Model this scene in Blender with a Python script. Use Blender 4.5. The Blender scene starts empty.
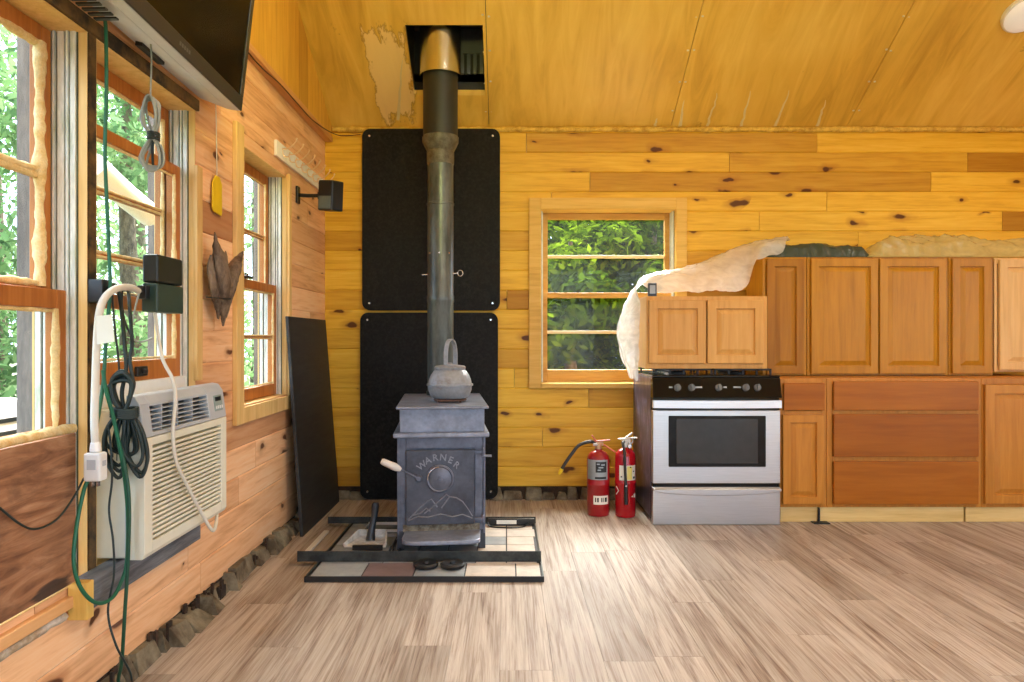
import bpy, bmesh, math, random
from mathutils import Vector, Matrix, noise
random.seed(7)
PI = math.pi
F, CX, CY, CZ = 700.0, 507.0, 338.0, 1.11      # focal length in pixels, vanishing point, eye height
COL = bpy.context.scene.collection

def P(u, v, Y):
    return Vector(((u-CX)*Y/F, Y, CZ-(v-CY)*Y/F))
def L(u, v, X):
    return P(u, v, F*X/(u-CX))
def lin(r, g, b):
    f = lambda c: (c/255/12.92) if c/255 <= 0.04045 else ((c/255+0.055)/1.055)**2.4
    return (f(r), f(g), f(b), 1.0)

# ------------------------------------------------------------------ materials
class NT:
    def __init__(s, name):
        m = bpy.data.materials.new(name); m.use_nodes = True
        s.m = m; s.t = m.node_tree; s.n = s.t.nodes; s.l = s.t.links
        s.bsdf = s.n['Principled BSDF']; s.out = s.n['Material Output']
    def add(s, typ, **kw):
        nd = s.n.new(typ)
        for k, v in kw.items():
            if k.startswith('i_'):
                nd.inputs[k[2:].replace('_', ' ')].default_value = v
            else: setattr(nd, k, v)
        return nd
    def link(s, a, b): s.l.new(a, b)
    def pos(s):
        return s.add('ShaderNodeTexCoord').outputs['Object']
    def mapping(s, src, scale=(1,1,1), loc=(0,0,0)):
        mp = s.add('ShaderNodeMapping'); mp.inputs['Scale'].default_value = scale; mp.inputs['Location'].default_value = loc
        s.link(src, mp.inputs['Vector']); return mp.outputs['Vector']
    def noise(s, vec, scale=5, detail=4, rough=.55, dist=0):
        nd = s.add('ShaderNodeTexNoise'); nd.inputs['Scale'].default_value = scale; nd.inputs['Detail'].default_value = detail
        nd.inputs['Roughness'].default_value = rough; nd.inputs['Distortion'].default_value = dist
        s.link(vec, nd.inputs['Vector']); return nd.outputs['Fac']
    def ramp(s, fac, stops, interp='LINEAR'):
        nd = s.add('ShaderNodeValToRGB'); cr = nd.color_ramp; cr.interpolation = interp
        while len(cr.elements) < len(stops): cr.elements.new(0.5)
        for e, (p, c) in zip(cr.elements, stops):
            e.position = p; e.color = c if len(c) == 4 else (*c, 1)
        s.link(fac, nd.inputs['Fac']); return nd.outputs['Color']
    def mix(s, fac, a, b, mode='MIX'):
        nd = s.add('ShaderNodeMix', data_type='RGBA', blend_type=mode)
        for sock, val in ((nd.inputs[0], fac), (nd.inputs[6], a), (nd.inputs[7], b)):
            if hasattr(val, 'is_linked') or hasattr(val, 'links'): s.link(val, sock)
            else: sock.default_value = val
        return nd.outputs[2]
    def math(s, op, a, b=0.0, c=0.0):
        nd = s.add('ShaderNodeMath', operation=op)
        for i, val in enumerate((a, b, c)):
            if hasattr(val, 'links'): s.link(val, nd.inputs[i])
            else: nd.inputs[i].default_value = val
        return nd.outputs[0]
    def rnd(s):
        nd = s.add('ShaderNodeAttribute', attribute_name='rnd'); return nd.outputs['Color'], nd.outputs['Vector']
    def bump(s, h, strength=.3, dist=.01):
        b = s.add('ShaderNodeBump'); b.inputs['Strength'].default_value = strength; b.inputs['Distance'].default_value = dist
        s.link(h, b.inputs['Height']); s.link(b.outputs['Normal'], s.bsdf.inputs['Normal'])

def solid(name, rgb, rough=.5, metal=0, var=.12, scale=18, bump=0, spec=.5, coat=0, stretch=(1,1,1)):
    t = NT(name); b = t.bsdf
    n = t.noise(t.mapping(t.pos(), stretch), scale, 5, .6)
    c = lin(*rgb)
    lo = tuple(x*(1-var) for x in c[:3]); hi = tuple(min(1, x*(1+var)) for x in c[:3])
    t.link(t.ramp(n, [(.3, lo), (.7, hi)]), b.inputs['Base Color'])
    b.inputs['Roughness'].default_value = rough; b.inputs['Metallic'].default_value = metal
    b.inputs['Specular IOR Level'].default_value = spec; b.inputs['Coat Weight'].default_value = coat
    if bump: t.bump(n, bump, .004)
    return t.m

def stain(name, rgb, rgb2, rough=.5, metal=0, scale=6, thr=.5, width=.12, bump=.2, spec=.5, stretch=(1,1,1)):
    t = NT(name); b = t.bsdf
    v = t.mapping(t.pos(), stretch)
    n = t.noise(v, scale, 6, .65); f = t.noise(v, scale*7, 3, .5)
    k = t.ramp(n, [(thr-width, (0,0,0)), (thr+width, (1,1,1))])
    c = t.mix(k, lin(*rgb), lin(*rgb2))
    c = t.mix(.25, c, t.ramp(f, [(.3, (.2,.2,.2)), (.7, (1,1,1))]), 'MULTIPLY')
    t.link(c, b.inputs['Base Color'])
    b.inputs['Roughness'].default_value = rough; b.inputs['Metallic'].default_value = metal; b.inputs['Specular IOR Level'].default_value = spec
    if bump: t.bump(f, bump, .003)
    return t.m

def wood(name, c_lo, c_mid, c_hi, axis='X', knots=True, rough=.42, fine=22, var=.35, coat=.0, knot_rgb=(70,28,10)):
    """boards with a grain along one axis; the rnd attribute gives every board its own grain and tone"""
    t = NT(name); b = t.bsdf
    col, vec = t.rnd()
    off = t.add('ShaderNodeVectorMath', operation='MULTIPLY_ADD')
    t.link(vec, off.inputs[0]); off.inputs[1].default_value = (13.7, 17.3, 9.1); t.link(t.pos(), off.inputs[2])
    o = off.outputs[0]
    sc = {'X': (1.0, 14, 14), 'Y': (14, 1.0, 14), 'Z': (14, 14, 1.0)}[axis]
    sk = {'X': (2.2, 6.5, 6.5), 'Y': (6.5, 2.2, 6.5), 'Z': (6.5, 6.5, 2.2)}[axis]
    g = t.noise(t.mapping(o, sc), 1.6, 6, .6, .6)
    g2 = t.noise(t.mapping(o, sc), fine/4, 4, .6, .2)
    gg = t.math('ADD', t.math('MULTIPLY', g, .65), t.math('MULTIPLY', g2, .35))
    c = t.ramp(gg, [(.28, lin(*c_lo)), (.5, lin(*c_mid)), (.72, lin(*c_hi))])
    sep = t.add('ShaderNodeSeparateColor'); t.link(col, sep.inputs[0])
    tone = t.ramp(sep.outputs[0], [(0, (1-var*2, 1-var*2.5, 1-var*2.8)), (.1, (1-var, 1-var*1.3, 1-var*1.5)), (.45, (1, 1, 1)), (1, (1.0, 1.0, 1.0))])
    c = t.mix(1.0, c, tone, 'MULTIPLY')
    if knots:
        vo = t.add('ShaderNodeTexVoronoi', feature='F1', voronoi_dimensions='2D'); vo.inputs['Scale'].default_value = 1.0; vo.inputs['Randomness'].default_value = 1
        nz = t.add('ShaderNodeTexNoise'); nz.inputs['Scale'].default_value = 7; t.link(o, nz.inputs['Vector'])
        so_ = t.add('ShaderNodeSeparateXYZ'); t.link(o, so_.inputs[0]); cb_ = t.add('ShaderNodeCombineXYZ')
        t.link(t.math('MULTIPLY', so_.outputs[{'X': 0, 'Y': 1, 'Z': 2}[axis]], 3.4), cb_.inputs[0]); t.link(t.math('MULTIPLY', so_.outputs[0 if axis == 'Z' else 2], 7.4), cb_.inputs[1])
        warp = t.add('ShaderNodeVectorMath', operation='MULTIPLY_ADD'); t.link(nz.outputs['Color'], warp.inputs[0]); warp.inputs[1].default_value = (.6, .6, .6); t.link(cb_.outputs[0], warp.inputs[2])
        t.link(warp.outputs[0], vo.inputs['Vector'])
        sepk = t.add('ShaderNodeSeparateColor'); t.link(vo.outputs['Color'], sepk.inputs[0])
        on = t.math('GREATER_THAN', sepk.outputs[0], .7)
        size = t.math('MULTIPLY_ADD', sepk.outputs[1], 1.1, .35)
        dd = t.math('DIVIDE', vo.outputs['Distance'], size)
        halo = t.ramp(dd, [(.10, (1,1,1)), (.3, (0,0,0))])
        core = t.ramp(dd, [(.08, (1,1,1)), (.125, (0,0,0))])
        c = t.mix(t.math('MULTIPLY', t.math('MULTIPLY', halo, on), .45), c, lin(150, 80, 22))
        c = t.mix(t.math('MULTIPLY', t.math('MULTIPLY', core, on), .9), c, lin(*knot_rgb))
    t.link(c, b.inputs['Base Color'])
    b.inputs['Roughness'].default_value = rough; b.inputs['Coat Weight'].default_value = coat; b.inputs['Coat Roughness'].default_value = .25; b.inputs['Specular IOR Level'].default_value = .22
    t.bump(gg, .12, .004)
    return t.m

M = {}
M['pine_x'] = wood('pine boards across', (198,144,40), (228,180,58), (240,200,82), 'X', var=.24)
M['pine_y'] = wood('pine boards along', (204,142,94), (246,196,146), (254,220,180), 'Y', var=.24)
M['pine_z'] = wood('pine boards upright', (196,140,50), (224,174,70), (238,194,94), 'Z', knots=False, var=.12)
M['pine_trim'] = wood('pale pine trim', (202,162,92), (226,188,120), (238,206,146), 'Z', knots=False, var=.1)
M['pine_trim_x'] = wood('pale pine trim across', (198,156,68), (222,180,90), (234,198,114), 'X', knots=False, var=.1)
M['pine_trim_y'] = wood('pale pine trim along', (196,140,84), (222,168,110), (236,190,136), 'Y', knots=False, var=.1)
M['sash'] = wood('sash wood', (140,78,30), (176,108,48), (196,130,66), 'Z', knots=False, var=.1)
M['sash_x'] = wood('varnished sash wood', (178,128,54), (204,156,76), (218,176,98), 'X', knots=False, var=.1)
M['dirty_wood'] = stain('mouldy header wood', (120,88,44), (40,32,18), .8, scale=9, thr=.52, width=.1)
M['grey_wood'] = stain('weathered grey wood', (128,130,132), (84,86,88), .85, scale=5, stretch=(2,.6,8))
def ply_mat():
    t = NT('worn brown plywood'); b = t.bsdf; o = t.pos()
    g = t.noise(t.mapping(o, (3, 2.2, 16)), 1.4, 6, .65, 1.6); n = t.noise(t.mapping(o, (1, 2, 5)), 2.1, 6, .7, .5)
    c = t.ramp(g, [(.3, lin(100,62,38)), (.5, lin(150,104,70)), (.7, lin(182,138,102))])
    c = t.mix(t.math('MULTIPLY', t.ramp(n, [(.52, (0,0,0)), (.66, (1,1,1))]), .6), c, lin(96,64,42))
    sp = t.add('ShaderNodeSeparateXYZ'); t.link(o, sp.inputs[0])
    dy = t.math('DIVIDE', t.math('SUBTRACT', sp.outputs[1], 1.90), .085); dz = t.math('DIVIDE', t.math('SUBTRACT', sp.outputs[2], .425), .03)
    d = t.math('ADD', t.math('ADD', t.math('MULTIPLY', dy, dy), t.math('MULTIPLY', dz, dz)), t.math('MULTIPLY', t.math('SUBTRACT', g, .5), 2.5))
    c = t.mix(t.math('MULTIPLY', t.ramp(d, [(.5, (1,1,1)), (1.1, (0,0,0))]), .85), c, lin(34,32,32))
    t.link(c, b.inputs['Base Color']); b.inputs['Roughness'].default_value = .65; t.bump(g, .1, .004); return t.m
M['ply'] = ply_mat()
M['yellow_block'] = wood('yellow pine block', (206,160,74), (226,182,94), (236,198,112), 'Z', knots=False, var=0)
M['cab'] = wood('honey maple', (164,104,36), (186,122,46), (200,138,58), 'Z', knots=False, rough=.33, fine=14, var=.12)
M['cab_x'] = wood('honey maple drawer', (140,76,14), (160,92,20), (176,106,28), 'X', knots=False, rough=.33, fine=14, var=.12)
M['cab_up'] = wood('warm maple', (158,106,26), (182,126,33), (196,140,42), 'Z', knots=False, rough=.33, fine=14, var=.12)
M['cab_pale'] = wood('pale maple', (200,156,96), (220,178,116), (232,194,136), 'Z', knots=False, rough=.35, fine=14, var=.1)
M['cab_pink'] = wood('light honey maple', (190,136,66), (208,156,82), (220,170,98), 'Z', knots=False, rough=.35, fine=14, var=.1)
M['board_pale'] = wood('raw pine lumber', (196,160,92), (220,188,120), (232,204,144), 'X', knots=False, rough=.6, var=.1)
M['foam'] = stain('spray foam', (240,216,160), (222,180,106), .8, scale=30, thr=.55, width=.15, bump=.5)
M['foam_y'] = stain('yellow spray foam', (240,204,96), (188,138,48), .8, scale=22, thr=.55, width=.15, bump=.5)
M['vinyl'] = stain('stained vinyl liner', (236,238,230), (150,166,130), .5, scale=5, thr=.62, width=.15, bump=0, stretch=(6,6,1))
M['white_plastic'] = solid('white plastic', (226,226,222), .4, var=.04)
M['cream_plastic'] = solid('cream plastic', (222,220,200), .42, var=.04)
M['cream_shaded'] = solid('cream plastic in slots', (186,178,148), .6, var=.05)  # darker cream stands for the shade inside the grille slots
M['grey_plastic'] = solid('pale grey plastic', (176,182,186), .4, var=.05)
M['black_plastic'] = solid('black plastic', (22,23,24), .35, var=.1)
M['screen'] = solid('dark glass screen', (5,5,6), .22, var=.05, spec=.15)
M['tv_grey'] = solid('tv bezel charcoal', (44,46,48), .35, var=.05)
M['tv_under'] = solid('tv underside grey', (214,220,230), .5, var=.05)
M['black_mat'] = stain('embossed black heat board', (9,9,8), (36,36,33), .4, scale=55, thr=.57, width=.14, bump=1.0, spec=.2)  # pale speckle in the colour stands for sparkling highlights
M['char_board'] = stain('black weathered board', (34,34,34), (56,57,56), .55, scale=4, thr=.55, width=.2, stretch=(3,1,8))
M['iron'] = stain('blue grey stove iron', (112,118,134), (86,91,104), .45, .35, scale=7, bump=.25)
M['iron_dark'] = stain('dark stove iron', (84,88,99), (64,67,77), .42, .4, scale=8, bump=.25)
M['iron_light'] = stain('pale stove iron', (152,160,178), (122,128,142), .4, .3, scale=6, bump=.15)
M['kettle'] = stain('grey rusting kettle iron', (146,150,154), (122,100,88), .5, .25, scale=9, thr=.62, width=.08)
M['rust'] = solid('rusty iron', (104,72,56), .7, .2, var=.3)
M['galv'] = stain('worn galvanised pipe', (104,112,110), (66,73,71), .36, .4, scale=9, bump=.1, stretch=(1,1,.3))
M['galv_rust'] = stain('brown stained pipe joint', (112,110,96), (80,74,58), .5, .3, scale=24)
M['pipe_black'] = solid('matt black pipe', (36,40,38), .5, .1, var=.1)
M['chrome'] = solid('polished chimney steel', (196,200,192), .24, 1, var=.03)
M['steel'] = solid('brushed stainless steel', (196,196,196), .3, 1, var=.08, scale=30, stretch=(.3,1,12))
M['bright_metal'] = solid('bright metal', (220,220,220), .25, 1, var=.03)
M['white_metal'] = solid('whitish metal', (224,222,216), .4, .2, var=.04)
M['brass'] = solid('copper wire', (236,206,164), .3, .6, var=.05)
M['black_gloss'] = solid('black enamel', (9,9,10), .14, var=.1, spec=.3)
M['black_sheen_side'] = stain('black speckled enamel', (50,49,64), (124,118,150), .28, scale=22, thr=.58, width=.1, bump=.1, stretch=(1,1,.4))  # speckle paints a bluish purple sheen into the enamel
M['oven_glass'] = solid('oven glass', (44,46,46), .1, var=.1)
M['black_iron'] = solid('black cast iron', (22,22,23), .5, var=.2)
M['red'] = solid('red enamel', (176,14,26), .25, var=.06, coat=.4)
M['red_dark'] = solid('dark red enamel', (150,14,24), .28, var=.06, coat=.4)
M['silver_label'] = solid('silver label', (150,156,158), .4, .2, var=.1)
M['white_label'] = solid('white label', (232,228,216), .5, var=.04)
M['yellow_label'] = solid('pale yellow label', (228,212,120), .5, var=.06)
M['label_ink'] = solid('label ink', (24,26,28), .5, var=.1)
M['rubber'] = solid('black rubber hose', (40,40,38), .5, var=.1)
M['pink_metal'] = solid('pinkish red lever', (206,104,86), .4, var=.06)
M['green_box'] = solid('dark green plastic', (36,60,52), .42, var=.08)
M['green_dark'] = solid('blackish green plastic', (18,28,26), .4, var=.08)
M['green_cord'] = solid('green cord', (22,96,66), .5, var=.08)
M['dark_cord'] = solid('dark green black cord', (26,42,40), .5, var=.1)
M['grey_cord'] = solid('grey cord', (150,158,150), .5, var=.08)
M['white_cord'] = solid('off white cord', (214,210,196), .5, var=.05)
M['bark'] = stain('weathered driftwood', (136,116,96), (80,62,48), .85, scale=26, bump=.8, stretch=(1,1,.35))
M['post'] = stain('weathered porch post', (126,118,112), (96,90,86), .9, scale=6, stretch=(2,2,.4))
M['yellow_tag'] = solid('yellow plastic', (232,196,28), .5, var=.06)
M['plaster'] = stain('white caulk', (214,204,186), (170,146,112), .9, scale=16, bump=.4)
M['paper'] = solid('paper tag', (224,226,216), .7, var=.03)
M['stone'] = stain('rubble stone', (138,128,104), (84,70,50), .9, scale=9, bump=.6)
M['mortar'] = stain('dirt and wood chips', (72,52,34), (36,26,18), .95, scale=14, bump=.6)
M['soil'] = stain('forest ground', (62,74,38), (92,84,54), .95, scale=2, bump=.4)
M['shade'] = solid('dark roof void', (40,42,46), .6, var=.15)
M['ribbed'] = solid('ribbed roof metal', (120,126,132), .35, .7, var=.08)
M['lampwhite'] = solid('white diffuser', (236,236,232), .4, var=.02)
M['handle_blue'] = solid('blue black handle', (44,50,58), .4, var=.1)
M['steel_bright'] = solid('satin steel bar', (214,214,214), .38, .85, var=.05, scale=30, stretch=(.3,1,12))
M['muntin_pale'] = solid('pale cream muntin', (226,210,160), .5, var=.06)
M['brown_cord'] = solid('brown cord', (78,50,24), .5, var=.1)
M['panel_grey'] = solid('grey green panel', (140,156,150), .4, var=.05)
M['track_dark'] = stain('dark green grey track', (92,104,80), (50,56,42), .7, scale=8, stretch=(3,3,1))  # dark green grey base between the pale ribs
M['grey_knob'] = solid('grey black knob', (104,106,106), .3, var=.1)
M['ash'] = stain('grey ash', (150,142,124), (90,76,56), .9, scale=30)
M['white_grip'] = solid('whitish worn grip', (214,208,198), .5, var=.08)
M['bright_pan'] = stain('bright zinc pan', (236,236,234), (190,190,188), .4, .1, scale=14)
M['rack_white'] = solid('white painted board', (242,240,232), .5, var=.06)
M['speaker_grey'] = solid('grey green grille', (84,92,88), .5, var=.08)
M['iron_lettering'] = solid('pale raised iron', (124,127,136), .4, .4, var=.2)  # relief in a paler grey than the door

def rough_lumber(): pass

def glass_mat():
    t = NT('window glass'); t.n.remove(t.bsdf)
    tr = t.add('ShaderNodeBsdfTransparent'); gl = t.add('ShaderNodeBsdfGlossy'); gl.inputs['Roughness'].default_value = .03
    tr.inputs['Color'].default_value = (.97, .985, .97, 1)
    fr = t.add('ShaderNodeFresnel'); fr.inputs['IOR'].default_value = 1.18; ge = t.add('ShaderNodeNewGeometry')
    ff = t.math('MULTIPLY', fr.outputs[0], t.math('SUBTRACT', 1.0, ge.outputs['Backfacing']))
    mx = t.add('ShaderNodeMixShader'); t.link(ff, mx.inputs[0]); t.link(tr.outputs[0], mx.inputs[1]); t.link(gl.outputs[0], mx.inputs[2])
    df = t.add('ShaderNodeBsdfTranslucent'); df.inputs['Color'].default_value = (.9, .95, .9, 1)
    n = t.noise(t.pos(), 5, 5, .7)
    k = t.math('MULTIPLY', n, .006)
    m2 = t.add('ShaderNodeMixShader'); t.link(k, m2.inputs[0]); t.link(mx.outputs[0], m2.inputs[1]); t.link(df.outputs[0], m2.inputs[2])
    t.link(m2.outputs[0], t.out.inputs['Surface'])
    return t.m
M['glass'] = glass_mat()

def film(name, rgb, clear, rough=.25):
    t = NT(name); t.n.remove(t.bsdf)
    tr = t.add('ShaderNodeBsdfTransparent'); df = t.add('ShaderNodeBsdfDiffuse'); tl = t.add('ShaderNodeBsdfTranslucent'); gl = t.add('ShaderNodeBsdfGlossy')
    for nd in (df, tl): nd.inputs['Color'].default_value = lin(*rgb)
    gl.inputs['Roughness'].default_value = rough
    a = t.add('ShaderNodeMixShader'); a.inputs[0].default_value = .5; t.link(df.outputs[0], a.inputs[1]); t.link(tl.outputs[0], a.inputs[2])
    b = t.add('ShaderNodeMixShader'); t.link(a.outputs[0], b.inputs[1]); t.link(tr.outputs[0], b.inputs[2])
    n = t.noise(t.mapping(t.pos(), (5, 5, 9)), 2.2, 4, .6, .6)
    t.link(t.math('MULTIPLY', t.ramp(n, [(.35, (.35,.35,.35)), (.65, (1,1,1))]), clear), b.inputs[0])
    fr = t.add('ShaderNodeFresnel'); fr.inputs['IOR'].default_value = 1.4
    ge = t.add('ShaderNodeNewGeometry')
    c = t.add('ShaderNodeMixShader'); t.link(t.math('MULTIPLY', fr.outputs[0], t.math('SUBTRACT', 1.0, ge.outputs['Backfacing'])), c.inputs[0]); t.link(b.outputs[0], c.inputs[1]); t.link(gl.outputs[0], c.inputs[2])
    bp = t.add('ShaderNodeBump'); bp.inputs['Strength'].default_value = .6; bp.inputs['Distance'].default_value = .02; t.link(n, bp.inputs['Height'])
    for nd in (df, gl): t.link(bp.outputs[0], nd.inputs['Normal'])
    t.link(c.outputs[0], t.out.inputs['Surface'])
    return t.m
M['film_white'] = film('white plastic film', (250,250,249), .36)
M['film_green'] = film('grey green plastic film', (84,98,84), .08)
M['film_yellow'] = film('clear yellowish film', (226,216,150), .36)

def leaf(name, a, b_, c_):
    t = NT(name); t.n.remove(t.bsdf)
    col, vec = t.rnd()
    sep = t.add('ShaderNodeSeparateColor'); t.link(col, sep.inputs[0])
    c = t.ramp(sep.outputs[0], [(0, lin(*a)), (.5, lin(*b_)), (1, lin(*c_))])
    df = t.add('ShaderNodeBsdfDiffuse'); tl = t.add('ShaderNodeBsdfTranslucent')
    t.link(c, df.inputs['Color']); t.link(c, tl.inputs['Color'])
    mx = t.add('ShaderNodeMixShader'); mx.inputs[0].default_value = .45
    t.link(df.outputs[0], mx.inputs[1]); t.link(tl.outputs[0], mx.inputs[2]); t.link(mx.outputs[0], t.out.inputs['Surface'])
    return t.m
M['leaf_back'] = leaf('bright green leaves', (26,42,5), (72,94,13), (128,150,30))
M['leaf_left'] = leaf('pale green leaves', (58,88,54), (112,146,92), (178,200,146))

def floor_mat():
    t = NT('vinyl plank floor'); b = t.bsdf
    col, vec = t.rnd()
    off = t.add('ShaderNodeVectorMath', operation='MULTIPLY_ADD')
    t.link(vec, off.inputs[0]); off.inputs[1].default_value = (13.7, 17.3, 0); t.link(t.pos(), off.inputs[2]); o = off.outputs[0]
    g = t.noise(t.mapping(o, (8, .5, 1)), 1.7, 7, .66, 1.8)
    g2 = t.noise(t.mapping(o, (80, 1.6, 1)), 1.5, 5, .65, .8)
    gg = t.math('ADD', t.math('MULTIPLY', g, .55), t.math('MULTIPLY', g2, .45))
    c = t.ramp(gg, [(.3, lin(78,56,46)), (.4, lin(138,119,104)), (.52, lin(184,172,159)), (.7, lin(214,207,197))])
    sep = t.add('ShaderNodeSeparateColor'); t.link(col, sep.inputs[0])
    c = t.mix(1, c, t.ramp(sep.outputs[0], [(0, (.7,.68,.66)), (.5, (.92,.91,.9)), (1, (1,1,1))]), 'MULTIPLY')
    t.link(c, b.inputs['Base Color']); b.inputs['Roughness'].default_value = .5; b.inputs['Specular IOR Level'].default_value = .35
    t.bump(gg, .1, .003)
    return t.m
M['floor'] = floor_mat()

def ceiling_mat():
    t = NT('varnished plywood ceiling'); b = t.bsdf
    o = t.pos()
    g = t.noise(t.mapping(o, (7, 1, 1)), 1.3, 6, .6, 1.2)
    w = t.noise(o, 1.1, 3, .5)
    c = t.ramp(t.math('ADD', t.math('MULTIPLY', g, .55), t.math('MULTIPLY', w, .45)), [(.32, lin(196,152,58)), (.5, lin(228,188,84)), (.68, lin(242,208,108))])
    # peeled veneer left of the flue hole, with a torn outline
    sp = t.add('ShaderNodeSeparateXYZ'); t.link(o, sp.inputs[0])
    nz = t.noise(t.mapping(o, (9, 3, 3)), 1.6, 5, .65)
    dx = t.math('ABSOLUTE', t.math('SUBTRACT', sp.outputs[0], -.735))
    dy = t.math('ABSOLUTE', t.math('SUBTRACT', sp.outputs[1], 4.47))
    d = t.math('MAXIMUM', t.math('DIVIDE', dx, .13), t.math('DIVIDE', dy, .31))
    d = t.math('ADD', d, t.math('MULTIPLY', t.math('SUBTRACT', nz, .5), 1.6))
    k = t.ramp(d, [(.86, (1,1,1)), (.93, (0,0,0))])
    rim = t.ramp(d, [(.82, (0,0,0)), (.92, (1,1,1)), (1.1, (0,0,0))])
    c = t.mix(t.math('MULTIPLY', rim, .55), c, lin(120,66,20))
    c = t.mix(t.math('MULTIPLY', k, .7), c, lin(248,222,160))
    # small dark water marks
    s = t.noise(t.mapping(o, (1,1,1), (3.1, .7, 0)), 5.5, 5, .7)
    c = t.mix(t.math('MULTIPLY', t.ramp(s, [(.68, (0,0,0)), (.74, (1,1,1))]), .5), c, lin(120,70,18))
    t.link(c, b.inputs['Base Color']); b.inputs['Roughness'].default_value = .38
    t.bump(g, .08, .004)
    return t.m
M['ceiling'] = ceiling_mat()

def tile_mat():
    t = NT('slate and clay hearth tiles'); b = t.bsdf
    col, vec = t.rnd()
    n = t.noise(t.pos(), 14, 6, .65)
    c = t.mix(.55, col, t.ramp(n, [(.3, (.45,.45,.45)), (.7, (1,1,1))]), 'MULTIPLY')
    t.link(c, b.inputs['Base Color']); b.inputs['Roughness'].default_value = .5; t.bump(n, .15, .004)
    return t.m
M['tile'] = tile_mat()

def emit(name, rgb, s):
    t = NT(name); b = t.bsdf
    b.inputs['Base Color'].default_value = lin(*rgb); b.inputs['Emission Color'].default_value = lin(*rgb); b.inputs['Emission Strength'].default_value = s
    return t.m
M['lamp'] = emit('glowing lamp diffuser', (236,236,236), .22)

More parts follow.
